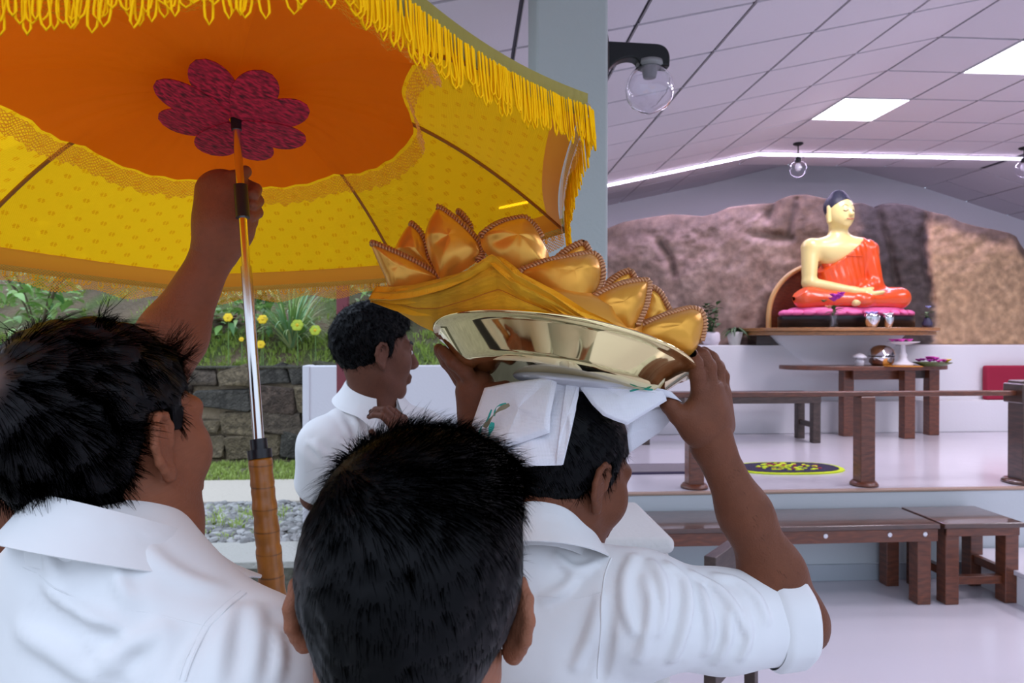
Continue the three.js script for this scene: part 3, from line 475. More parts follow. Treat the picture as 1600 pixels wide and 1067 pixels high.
{
  const at = (px, d) => { const p = V(px, 560, d); return v3(p.x, TBY + 0.001, -d); };
  let P = at(1343, 6.55), o = thing('white_jar', 'small white lidded jar on the half-round table', 'jar', P);
  part(o, 'jar', lathe([[0, 0], [0.04, 0], [0.045, 0.05], [0.035, 0.07], [0, 0.07]], 20).translate(P.x, P.y, P.z), M.white); part(o, 'lid', lathe([[0, 0.07], [0.07, 0.072], [0.06, 0.095], [0.03, 0.118], [0, 0.125]], 20).translate(P.x, P.y, P.z), M.white);
  P = at(1377, 6.58); o = thing('relic_bowl', 'domed silver casket on the half-round table', 'casket', P);
  part(o, 'bowl', lathe([[0, 0], [0.08, 0], [0.11, 0.03], [0.125, 0.08], [0.12, 0.1], [0, 0.1]], 32).translate(P.x, P.y, P.z), M.silver); part(o, 'lid', lathe([[0.128, 0.1], [0.125, 0.115], [0.11, 0.16], [0.075, 0.19], [0.03, 0.205], [0, 0.207]], 32).translate(P.x, P.y, P.z), M.silver);
  P = at(1411, 6.4); const mt = part(null, 'offering_mat', lathe([[0, 0.004], [0.17, 0.004], [0.172, 0.0], [0, 0.0]], 32).translate(P.x, P.y, P.z), mat({ rgb: [0.75, 0.3, 0.03], roughness: 0.7 })); tag(mt, 'round orange mat under the white stemmed stand', 'mat');
  P.y += 0.004; o = thing('stemmed_stand', 'white stemmed offering stand with pink flowers on an orange mat', 'stand', P);
  part(o, 'foot', lathe([[0, 0], [0.09, 0], [0.085, 0.025], [0.045, 0.05], [0.03, 0.09], [0.036, 0.11], [0.022, 0.13], [0.02, 0.21], [0, 0.21]], 28).translate(P.x, P.y, P.z), M.white);
  part(o, 'plate', lathe([[0, 0.205], [0.05, 0.21], [0.14, 0.23], [0.145, 0.238], [0, 0.225]], 32).translate(P.x, P.y, P.z), M.white);
  for (let i = 0; i < 9; i++) { const a = rr(0, 6.28), q = rr(0, 0.1); part(o, 'bloom', bloom(v3(P.x + q * Math.cos(a), P.y + 0.25, P.z + q * Math.sin(a)), 0.035), magenta); }
  P = at(1457, 6.5); o = thing('flower_plate', 'green-rimmed plate heaped with purple flowers on the half-round table', 'plate', P);
  part(o, 'plate', lathe([[0, 0], [0.1, 0], [0.17, 0.03], [0.172, 0.035], [0.1, 0.012], [0, 0.01]], 32).translate(P.x, P.y, P.z), mat({ rgb: [0.1, 0.14, 0.03], roughness: 0.4 }));
  for (let i = 0; i < 20; i++) { const a = rr(0, 6.28), q = rr(0, 0.12); part(o, 'bloom', bloom(v3(P.x - 0.015 + q * Math.cos(a), P.y + 0.045 + 0.04 * (1 - q / 0.13), P.z + q * Math.sin(a)), 0.032), R() < 0.6 ? magenta : purple); }
  part(o, 'bloom', bloom(v3(P.x + 0.15, P.y + 0.05, P.z), 0.045), yellowF, 'yellow bloom');
}
{ // maroon panel leaning on the ledge
  const a = V(1556, 572, 6.8), b = V(1556, 621, 6.8), o = thing('maroon_cushion', 'maroon padded cushion leaning on the white altar wall', 'cushion', v3(a.x + 0.3, 0.925, -6.95));
  part(o, 'pad', rbox(a.x, a.x + 0.6, 0.925, a.y, -7.0, -6.915, 0.025, 3), mat({ rgb: [0.3, 0.006, 0.035], roughness: 0.8, bumpMap: rep(grainT, 6), bumpScale: 0.002 }));
}
{ // wooden railing on the platform edge
  const o = thing('railing', 'brown wooden railing of square posts along the platform edge', 'railing', v3(3, 0.59, -4.47)), D = 4.47, y = V(1350, 612, D).y;
  part(o, 'top_rail', rbox(V(1030, 612, D).x, V(1590, 612, D).x, y - 0.03, y + 0.003, -D - 0.035, -D + 0.035, 0.006), M.wood);
  for (const px of [1085, 1350]) { const x = V(px, 700, D).x; const p = part(o, 'post', rbox(x - 0.052, x + 0.052, 0.6, y - 0.03, -D - 0.05, -D + 0.05, 0.008), M.wood); part(p, 'post_foot', lathe([[0, 0.03], [0.075, 0.03], [0.09, 0.012], [0.09, 0], [0, 0]], 24).translate(x, 0.592, -D), M.wood); }
  const x = V(1602, 700, D).x, p = part(o, 'newel_post', rbox(x - 0.075, x + 0.075, 0.6, V(1600, 594, D).y, -D - 0.07, -D + 0.07, 0.01), M.woodDark); part(p, 'post_foot', lathe([[0, 0.03], [0.12, 0.03], [0.14, 0.012], [0.14, 0], [0, 0]], 24).translate(x, 0.592, -D), M.woodDark);
  part(p, 'collar', rbox(x - 0.095, x + 0.095, V(0, 640, D).y, V(0, 606, D).y, -D - 0.09, -D + 0.09, 0.012), M.woodDark);
}
function bench(name, label, x0, x1, y0, H, d0, d1, m, opt = {}) {
  const o = thing(name, label, 'bench', v3((x0 + x1) / 2, y0, -(d0 + d1) / 2)), lg = opt.leg ?? 0.09, th = 0.03;
  part(o, 'seat', rbox(x0, x1, y0 + H - th, y0 + H, -d1, -d0, 0.006), opt.top ?? m);
  const ap = opt.apron ?? 0.07, ia = opt.inset ?? 0.04;
  part(o, 'apron', rbox(x0 + ia, x1 - ia, y0 + H - th - ap, y0 + H - th, -d0 - ia - 0.02, -d0 - ia + 0.006, 0.004), m); part(o, 'apron', rbox(x0 + ia, x1 - ia, y0 + H - th - ap, y0 + H - th, -d1 + ia - 0.006, -d1 + ia + 0.02, 0.004), m);
  for (const lx of opt.legs ?? [x0 + ia, x1 - ia - lg]) for (const lz of [-d0 - ia - lg, -d1 + ia]) part(o, 'leg', rbox(lx, lx + lg, y0, y0 + H - th, lz, lz + lg, 0.006), m);
  if (opt.stretch) { const y = y0 + opt.stretch; if (!opt.sideOnly) part(o, 'stretcher', rbox(x0 + ia + lg, x1 - ia - lg, y, y + 0.05, -d0 - ia - lg * 0.8, -d0 - ia - lg * 0.3, 0.004), m); for (const lx of [x0 + ia + lg * 0.3, x1 - ia - lg * 0.8]) part(o, 'stretcher', rbox(lx, lx + lg * 0.5, y + 0.04, y + 0.09, -d1 + ia + lg, -d0 - ia - lg, 0.004), m); }
  for (const bx of opt.caps ?? []) part(o, 'screw_cap', lathe([[0, 0.004], [0.012, 0.003], [0.015, 0], [0, 0]], 14).rotateX(Math.PI / 2).translate(bx, y0 + H - th - 0.03, -d0 - ia + 0.007), M.white, 'white screw cap');
  return o;
}
{ // benches
  bench('wooden_bench', 'long dark wooden bench with white screw caps below the platform', 0.75, V(1470, 832, 3.88).x, 0, 0.485, 3.88, 4.29, M.wood, { legs: [0.85, V(1424, 900, 3.95).x], leg: 0.085, apron: 0.075, inset: 0.012, caps: [1288, 1388, 1443].map((px) => V(px, 835, 3.9).x), top: M.woodDark });
  bench('wooden_bench', 'short wooden bench with stretchers standing at the end of the long bench', V(1473, 832, 3.88).x, V(1473, 832, 3.88).x + 0.5, 0, 0.49, 3.86, 4.27, M.wood, { leg: 0.085, stretch: 0.11, apron: 0.05, inset: 0.02, top: M.woodDark });
  bench('wooden_bench', 'plain brown wooden bench standing on the platform by the altar wall', V(1000, 620, 6.3).x, V(1281, 620, 6.3).x, 0.59, 0.47, 6.25, 6.65, M.woodGrey, { leg: 0.075, apron: 0.06, inset: 0.01, stretch: 0.1, sideOnly: true });
}
{ // floor rugs on the platform
  const rug = (px0, px1, py0, py1, name, label, inner, outer, fringe, oval) => {
    const a = atY(px0, py1, 0.59), b = atY(px1, py1, 0.59), z1 = atY(px0, py0, 0.59).z, z0 = a.z, cx = (a.x + b.x) / 2, cz = (z0 + z1) / 2, rx = (b.x - a.x) / 2, rz = (z0 - z1) / 2, o = thing(name, label, 'rug', v3(cx, 0.59, cz));
    const sh = (k, dy) => { const s = new THREE.Shape(), n = 60; for (let i = 0; i < n; i++) { const t = i / n * Math.PI * 2, e = oval ? 0.8 : 0.15, w = 1 + 0.012 * Math.sin(i * 2.6); s[i ? 'lineTo' : 'moveTo'](k[0] * w * Math.sign(Math.cos(t)) * Math.abs(Math.cos(t)) ** e, k[1] * w * Math.sign(Math.sin(t)) * Math.abs(Math.sin(t)) ** e); } s.closePath(); return uvm(new THREE.ExtrudeGeometry(s, { depth: 0.009, bevelEnabled: false }).rotateX(-Math.PI / 2).translate(cx, 0.591 + dy, cz)); };
    part(o, 'border', sh([rx, rz], 0), outer); part(o, 'pile', sh([rx - 0.035, rz - 0.035], 0.004), inner);
    return [o, cx, cz, rx, rz];
  };
  const neon = mat({ rgb: [0.62, 0.78, 0.02], roughness: 0.9 }), navy = mat({ rgb: [0.03, 0.02, 0.06], roughness: 0.95, bumpMap: rep(grainT, 10), bumpScale: 0.006 });
  const [o, cx, cz, rx, rz] = rug(1168, 1346, 724, 743, 'oval_rug', 'dark oval rug with a bright yellow border on the platform', navy, neon, 0, true);
  for (let i = 0; i < 90; i++) { const a = rr(0, 6.28), q = Math.sqrt(R()); part(o, 'tuft', new THREE.SphereGeometry(1, 6, 4).scale(rr(0.012, 0.028), 0.006, rr(0.008, 0.016)).translate(cx + q * (rx - 0.16) * Math.cos(a), 0.606, cz + q * (rz - 0.09) * Math.sin(a)), R() < 0.75 ? neon : mat({ rgb: [0.35, 0.03, 0.05], roughness: 0.9 })); }
  const [p, qx, qz, ux, uz] = rug(960, 1116, 727, 742, 'striped_rug', 'navy rug with a pale striped middle on the platform beside the post', mat({ rgb: [0.24, 0.21, 0.23], roughness: 0.95, bumpMap: rep(grainT, 10), bumpScale: 0.006 }), navy, 0, false);
}
{ // dark wooden chair standing inside the hall beside the parapet, turned away
  const D = 2.35, p = V(1109, 870, D), y = p.y, o = thing('wooden_chair', 'dark wooden chair with a solid plank back beside the parapet', 'chair', v3(p.x, 0, -D));
  o.rotation.y = 0.86; const L = 0.48;                                     // local x runs along the back plank
  lpart(o, 'back_panel', rbox(0, L, 0.36, y, -0.022, 0.022, 0.004), M.woodGrey);
  for (const x of [0, L - 0.045]) { lpart(o, 'leg', rbox(x, x + 0.045, 0, 0.36, -0.022, 0.022, 0.004), M.woodGrey); lpart(o, 'leg', rbox(x, x + 0.045, 0, 0.4, -0.42, -0.376, 0.004), M.woodDark); }
  lpart(o, 'seat', rbox(0, L, 0.4, 0.44, -0.43, -0.022, 0.006), M.woodDark);
}
// ================================================================ OUTSIDE
const GY = -0.15;
{
  const paving = mat({ rgb: [0.36, 0.35, 0.33], roughness: 0.85, bumpMap: rep(blotT, 2), bumpScale: 0.006, map: rep(tex(256, 256, (u, v) => { const n = 0.8 + 0.35 * tile(u, v, 10, 4, 2); return [n, n, n * 0.97]; }, true), 0.7) });
  struct('ground_paving', [box(-9, 0.3, GY - 0.3, GY, -4.6, 4), box(0.3, RWALL, GY - 0.3, GY - 0.06, 3.2, 4)], paving, 'grey paved ground where the men stand', 'paving');
  struct('ground_drain', [box(-9, 0.3, GY - 0.65, GY - 0.6, -5.45, -4.6), box(-9, 0.3, GY - 0.6, GY - 0.06, -5.7, -5.43)], mat({ rgb: [0.12, 0.115, 0.085], roughness: 0.9, bumpMap: rep(blotT, 4), bumpScale: 0.02 }), 'dark mossy drain channel across the garden', 'drain');
  const conc = mat({ rgb: [0.42, 0.41, 0.36], roughness: 0.9, bumpMap: rep(blotT, 5), bumpScale: 0.008 });
  struct('kerb', [rbox(-9, 0.3, GY - 0.06, GY, -5.95, -5.42, 0.01)], conc, 'worn concrete lip beyond the drain', 'kerb');
  struct('path_concrete', [rbox(-9, 0.3, GY - 0.1, GY + 0.01, -8.5, -7.4, 0.015)], mat({ rgb: [0.56, 0.5, 0.41], roughness: 0.85, bumpMap: rep(blotT, 3), bumpScale: 0.008 }), 'pale concrete path beyond the gravel', 'path');
  struct('ground_soil', [box(-9, 0.3, GY - 0.3, GY - 0.03, -9.95, -5.7)], mat({ rgb: [0.13, 0.11, 0.075], roughness: 1, bumpMap: rep(blotT, 4), bumpScale: 0.03 }), 'bare soil under the gravel and grass', 'soil');
}
{ // gravel strip: loose stones
  const g = [], cols = [];
  for (let i = 0; i < 2600; i++) { const x = rr(-3.6, -1.2), z = rr(-7.38, -5.96), s = rr(0.015, 0.05); const b = new THREE.IcosahedronGeometry(s, 0).scale(1.3, 0.6, 1).rotateY(rr(0, 6)).translate(x, GY - 0.02 + s * 0.3, z); const k = rr(0.12, 0.42); paint(b, () => [k, k * 0.98, k * 0.93]); g.push(b); }
  const o = part(null, 'gravel', g, mat({ vertexColors: true, roughness: 0.9, flatShading: true })); tag(o, 'grey gravel strip between the kerb and the pale path', 'gravel', null, 'stuff');
}
const grassM = [mat({ rgb: [0.38, 0.5, 0.1], roughness: 0.7, transmission: 0.3, thickness: 0 }), mat({ rgb: [0.2, 0.35, 0.08], roughness: 0.7, transmission: 0.3, thickness: 0 }), mat({ rgb: [0.45, 0.52, 0.2], roughness: 0.7, transmission: 0.3, thickness: 0 })];
function tuftGeo(n, h, w, spread, lean) { // one clump of grass blades at the origin
  const pos = []; for (let i = 0; i < n; i++) { const a = rr(0, 6.283), q = spread * Math.sqrt(R()), bx = q * Math.cos(a), bz = q * Math.sin(a), hh = h * rr(0.5, 1), l = lean * hh * rr(0.3, 1.2), ca = Math.cos(a + rr(-0.8, 0.8)), sa = Math.sin(a + rr(-0.8, 0.8)), ww = w * rr(0.6, 1.2), px = -sa * ww, pz = ca * ww;
    const m = [bx + ca * l * 0.35, hh * 0.62, bz + sa * l * 0.35], t = [bx + ca * l, hh * rr(0.75, 1), bz + sa * l];
    pos.push(bx - px, 0, bz - pz, bx + px, 0, bz + pz, m[0] + px * 0.8, m[1], m[2] + pz * 0.8, bx - px, 0, bz - pz, m[0] + px * 0.8, m[1], m[2] + pz * 0.8, m[0] - px * 0.8, m[1], m[2] - pz * 0.8, m[0] - px * 0.8, m[1], m[2] - pz * 0.8, m[0] + px * 0.8, m[1], m[2] + pz * 0.8, ...t); }
  const g = new THREE.BufferGeometry(); g.setAttribute('position', new THREE.Float32BufferAttribute(pos, 3)); g.computeVertexNormals(); g.setAttribute('uv', new THREE.Float32BufferAttribute(new Float32Array(pos.length / 3 * 2), 2)); return g;
}
{ // lawn strip
  const g = []; for (let i = 0; i < 900; i++) g.push(tuftGeo(7, rr(0.05, 0.11), 0.006, 0.05, 0.6).translate(rr(-3.9, -1.3), GY - 0.03, rr(-9.8, -8.5)));
  for (let i = 0; i < 60; i++) g.push(tuftGeo(10, rr(0.05, 0.14), 0.006, 0.06, 0.8).translate(-2.55 + rr(-0.25, 0.25) + (i % 3) * 0.3, GY - 0.02, rr(-7.1, -6.0)));
  const o = part(null, 'grass', g, grassM[0]); tag(o, 'short lawn grass at the foot of the stone wall', 'grass', null, 'stuff');
}
{ // stone retaining wall: every stone a piece
  const o = thing('wall_stone', 'old mossy stone retaining wall across the garden', 'wall', v3(-5, GY, -10), null, 'structure');
  part(o, 'mortar', box(-9.5, -0.9, GY - 0.1, 1.16, -10.3, -9.94), mat({ rgb: [0.33, 0.26, 0.17], roughness: 1, bumpMap: rep(blotT, 4), bumpScale: 0.03 }));
  const ms = [[0.2, 0.155, 0.125], [0.13, 0.12, 0.11], [0.3, 0.235, 0.16], [0.17, 0.12, 0.1], [0.15, 0.145, 0.09]].map((c) => mat({ rgb: c, roughness: 0.95, bumpMap: rep(blotT, 6), bumpScale: 0.03, map: rep(tex(128, 128, (u, v) => { const n = 0.75 + 0.6 * tile(u, v, 7, 4, c[0] * 50); return [n, n, n * 0.95]; }, true), 2) }));
  let y = GY; const hs = [0.36, 0.3, 0.38, 0.29];
  hs.forEach((h, k) => { let x = -8.4 + rr(0, 0.3); while (x < -1.0) { const w = rr(0.26, 0.8), hh = h * rr(0.78, 1.12); if (x + w > -8.4) {
    const g = new RoundedBoxGeometry(w - 0.025, hh - 0.012, 0.16, 3, 0.035); const p = g.attributes.position, s0 = rr(0, 99); for (let i = 0; i < p.count; i++) { const a = p.getX(i), b = p.getY(i), c = p.getZ(i); p.setXYZ(i, a + 0.13 * N3(a * 4 + s0, b * 5, c * 5), b + 0.13 * N3(a * 4, b * 4 + s0, c * 5), c + 0.05 * N3(a * 6, b * 6, s0)); } g.computeVertexNormals(); uvm(g);
    part(o, 'stone', uvm(g).rotateZ(rr(-0.07, 0.07)).translate(x + w / 2, y + h / 2 + rr(-0.015, 0.015), -9.9 + rr(-0.03, 0.03)), ms[Math.floor(R() * ms.length)]); } x += w; } y += h; });
  part(o, 'cap', rbox(-9.5, -0.9, 1.15, 1.185, -10.3, -9.84, 0.012), mat({ rgb: [0.09, 0.085, 0.06], roughness: 1, bumpMap: rep(blotT, 5), bumpScale: 0.03 }), 'dark mossy cap course');
}
{ // white boundary wall and the red post
  const x0 = V(473, 600, 6.5).x, y = V(473, 572, 6.5).y, o = thing('wall_white', 'low white boundary wall behind the man in the doorway', 'wall', v3(x0 + 0.9, GY, -6.5), null, 'structure');
  part(o, 'panel', rbox(x0 + 0.06, 0.26, GY, y, -6.68, -6.5, 0.01), M.plaster); part(o, 'end_post', rbox(x0, x0 + 0.065, GY, y + 0.005, -6.7, -6.485, 0.008), M.plaster);
  const px = V(536, 500, 6.2).x, p = struct('pillar_red', [rbox(px - 0.05, px + 0.05, GY, slopeY(px) - 0.02, -6.25, -6.15, 0.006)], mat({ rgb: [0.2, 0.035, 0.045], roughness: 0.5 }), 'slim dark red post before the low white wall', 'post');
}
{ // planted bank behind the stone wall
  const g = sheet(60, 30, (u, v) => { const x = lerp(-12, 1.5, u), d = lerp(10.0, 21, v); return v3(x, 1.12 + (d - 10) * 0.62 + 0.25 * fbm(x * 0.8, d * 0.8, 3, 3) * smooth(10.1, 11, d), -d); });
  paint(g, (x, y, z) => { const n = fbm(x * 1.5, z * 1.5, 5, 4); return n > 0.05 ? [0.1, 0.13, 0.04] : n > -0.12 ? [0.17, 0.12, 0.075] : [0.13, 0.095, 0.06]; });
  const o = part(null, 'ground_bank', g, mat({ vertexColors: true, roughness: 1, bumpMap: rep(blotT, 30), bumpScale: 0.05 })); tag(o, 'earth bank rising behind the stone wall', 'bank', null, 'structure');
  const bankY = (x, d) => 1.12 + (d - 10) * 0.62 + 0.25 * fbm(x * 0.8, d * 0.8, 3, 3) * smooth(10.1, 11, d);
  const gl = []; for (let i = 0; i < 1700; i++) { const x = rr(-8.5, 0.3), d = rr(10.0, 10.8 + (R() < 0.4 ? 8 : 0)); gl.push(tuftGeo(7, rr(0.08, 0.2), 0.012, 0.08, 0.7).translate(x, bankY(x, d) - 0.02, -d)); }
  tag(part(null, 'wild_grass', gl, grassM[0]), 'bright green wild grass along the top of the stone wall', 'grass', null, 'stuff');
  // leafy shrubs
  const lm = [[0.28, 0.5, 0.13], [0.42, 0.62, 0.22], [0.14, 0.33, 0.1], [0.6, 0.7, 0.4]].map((c) => mat({ rgb: c, roughness: 0.42, transmission: 0.3, thickness: 0 }));
  const leafG = [0, 1, 2].map((k) => { const g = leafBlade(v3(0, 0, 0), v3(1, 0.12 * k, 0).normalize(), 1, 0.24 - 0.03 * k, 0.25 + 0.15 * k); return g; });
  const stemM = mat({ rgb: [0.12, 0.085, 0.05], roughness: 0.9 });
  function shrub(name, label, px, d, h, r, n, ls, tone) {
    const x = V(px, 500, d).x, y0 = bankY(x, d), o = thing(name, label, 'shrub', v3(x, y0, -d), 'shrubs on the bank');
    const st = []; for (let i = 0; i < 7; i++) { const a = rr(0, 6.28), e = v3(r * 0.6 * Math.cos(a), h * rr(0.6, 0.95), r * 0.6 * Math.sin(a)); st.push(e); lpart(o, 'stem', tube([v3(0, -0.05, 0), e.clone().multiplyScalar(0.5).add(v3(0, h * 0.1, 0)), e], 0.012, 6, 5), stemM); }
    for (let i = 0; i < n; i++) { const a = rr(0, 6.283), t = Math.pow(R(), 0.6), q = r * Math.sqrt(R()) * (0.35 + 0.65 * Math.sin(Math.PI * Math.min(0.95, t))), m = lpart(o, 'leaf', leafG[i % 3], lm[(tone + (R() < 0.45 ? 1 : 0) + (R() < 0.12 ? 2 : 0)) % 4]); m.position.set(q * Math.cos(a), h * t, q * Math.sin(a)); const s = ls * rr(0.7, 1.3); m.scale.set(s, s, s); m.rotation.set(rr(-0.5, 0.5), rr(0, 6.28), rr(-0.5, 0.7)); }
    return o;
  }
  shrub('leafy_shrub', 'bushy shrub with pale glossy leaves beyond the stone wall', 60, 10.7, 1.2, 0.7, 240, 0.2, 0);
  shrub('leafy_shrub', 'tall dark shrub beyond the white wall behind the standing man', 672, 11.0, 1.7, 0.7, 200, 0.32, 2);
  shrub('leafy_shrub', 'low shrub with large bright leaves growing behind the umbrella pole', 322, 10.5, 1.1, 0.55, 190, 0.2, 0);
  shrub('leafy_shrub', 'small pale-leaved shrub between the umbrella pole and the grass clump', 398, 10.6, 0.9, 0.42, 130, 0.18, 1);
  shrub('leafy_shrub', 'bright green shrub growing next to the red post', 585, 11.6, 2.0, 0.7, 200, 0.26, 1);
  shrub('leafy_shrub', 'sparse dark shrub at the foot of the fern bank', 150, 12.4, 1.5, 0.9, 160, 0.2, 2);
  // ferns
  const fernM = [mat({ rgb: [0.14, 0.33, 0.13], roughness: 0.6, transmission: 0.3, thickness: 0 }), mat({ rgb: [0.26, 0.46, 0.22], roughness: 0.6, transmission: 0.3, thickness: 0 })], deadM = mat({ rgb: [0.28, 0.18, 0.1], roughness: 0.9 });
  function fern(label, px, py, d, n, L, m) {
    const P = V(px, py, d), x = P.x, y0 = bankY(x, d), o = thing('fern', label, 'fern', v3(x, y0, -d), 'ferns on the bank');
    for (let i = 0; i < n; i++) { const a = rr(0, 6.28), len = L * rr(0.7, 1.1), up = rr(0.6, 1.1), pts = [], l = []; const at = (t) => v3(Math.cos(a) * len * t, len * (up * t - 0.95 * t * t), Math.sin(a) * len * t);
      for (let k = 0; k <= 8; k++) pts.push(at(k / 8)); l.push(tube(pts, 0.006, 8, 4));
      for (let k = 1; k < 22; k++) { const t = k / 22, p = at(t), w = 0.17 * len * Math.sin(Math.PI * Math.pow(t, 0.6)) + 0.02; for (const s of [-1, 1]) l.push(leafBlade(p, v3(-Math.sin(a) * s + Math.cos(a) * 0.4, 0.05, Math.cos(a) * s + Math.sin(a) * 0.4).normalize(), w, 0.018, 0.2)); }
      lpart(o, 'frond', l, m[i % m.length]); }
  }
  fern('arching green fern on the bank above the stone wall', 205, 500, 10.7, 14, 0.8, fernM); fern('low spreading fern at the edge of the stone wall', 15, 560, 10.4, 12, 0.6, fernM); fern('withered brown fern on the bank behind the umbrella pole', 350, 530, 11.1, 8, 0.5, [deadM]);
  { // long-bladed grass clump
    const x = V(455, 540, 10.4).x, o = thing('grass_clump', 'large arching clump of long-bladed grass on the bank', 'grass clump', v3(x, bankY(x, 10.4), -10.4));
    for (let i = 0; i < 170; i++) { const a = rr(0, 6.28), len = rr(0.8, 1.5), up = rr(0.85, 1.6), l = sheet(1, 8, (u, v) => v3(Math.cos(a) * len * 0.6 * v + (u - 0.5) * 0.05 * (1 - v) * -Math.sin(a), len * (up * v - 0.75 * v * v), Math.sin(a) * len * 0.6 * v + (u - 0.5) * 0.05 * (1 - v) * Math.cos(a))); lpart(o, 'blade', l, [grassM[1], fernM[1], grassM[2]][i % 3]); }
  }
  // yellow flowers
  [[357, 496, 'yellow flower on a tall stem left of the umbrella pole among withered fern'], [411, 499, 'pale yellow flower behind the bright umbrella pole'], [408, 538, 'round golden flower low on the bank beside the umbrella pole'], [465, 508, 'lime yellow broad leaf flower before the grass clump'], [493, 516, 'lime yellow flower by the red post'], [378, 530, 'small yellow flower hidden in the low shrub']].forEach(([px, py, label], i) => {
    const d = 10.02, P = V(px, py, d), x = P.x, y0 = bankY(x, d), o = thing('wild_flower', label.replace(' left of', ' beside'), 'flower', v3(x, y0, -d), 'yellow flowers on the bank');
    part(o, 'stem', rod(v3(x, y0 - 0.03, -d), P.clone().setY(P.y - 0.01), 0.008, 0.006, 6), grassM[1]);
    const r = [0.075, 0.08, 0.07, 0.1, 0.09, 0.04][i], m = i === 3 || i === 4 ? mat({ rgb: [0.5, 0.6, 0.04], roughness: 0.6 }) : mat({ rgb: [0.9, 0.62, 0.01], roughness: 0.6 });
    for (let k = 0; k < 6; k++) { const a = k / 6 * 6.28; part(o, 'petal', new THREE.SphereGeometry(1, 8, 6).scale(r * 0.5, r * 0.42, r * 0.12).translate(r * 0.45 * Math.cos(a), r * 0.45 * Math.sin(a), 0).rotateX(-0.2).translate(P.x, P.y, P.z + 0.02), m); }
    part(o, 'flower_centre', ball(v3(P.x, P.y, P.z + 0.03), r * 0.25, r * 0.25, r * 0.15, 8), yellowF);
  });
  { // tree standing behind the bank, its crown closing the view under the umbrella
    [[120, 19.5, 5.2, 3.2], [480, 20, 6, 3.4], [760, 19, 5.2, 2.8]].forEach(([px, d, h, r], i) => {
      const x = V(px, 450, d).x, y0 = bankY(x, d) - 0.05, o = thing('tree', ['broad tree at the top of the bank over the ferns', 'broad tree at the top of the bank behind the grass clump', 'dark tree at the top of the bank behind the white wall'][i], 'tree', v3(x, y0, -d), 'trees behind the bank');
      lpart(o, 'trunk', tube([v3(0, -0.1, 0), v3(0.1, h * 0.3, 0), v3(-0.1, h * 0.6, 0.1)], 0.14, 10, 8), stemM);
      const im = new THREE.InstancedMesh(leafG[0], lm[i === 2 ? 2 : 0], 2600), mm = new THREE.Matrix4(), q = new THREE.Quaternion(), e = new THREE.Euler();
      for (let k = 0; k < 2600; k++) { const a = rr(0, 6.28), t = R(), rad = r * Math.sqrt(R()) * Math.sin(Math.PI * clamp(0.12 + t * 0.8, 0, 1)), s = rr(0.25, 0.45); e.set(rr(-0.6, 0.6), rr(0, 6.28), rr(-0.6, 0.6)); q.setFromEuler(e); mm.compose(v3(rad * Math.cos(a), h * (0.05 + 0.95 * t), rad * Math.sin(a) * 0.5), q, v3(s, s, s)); im.setMatrixAt(k, mm); }
      im.name = 'foliage'; im.userData.kind = 'stuff'; shadows(im); o.add(im);
    });
  }
}
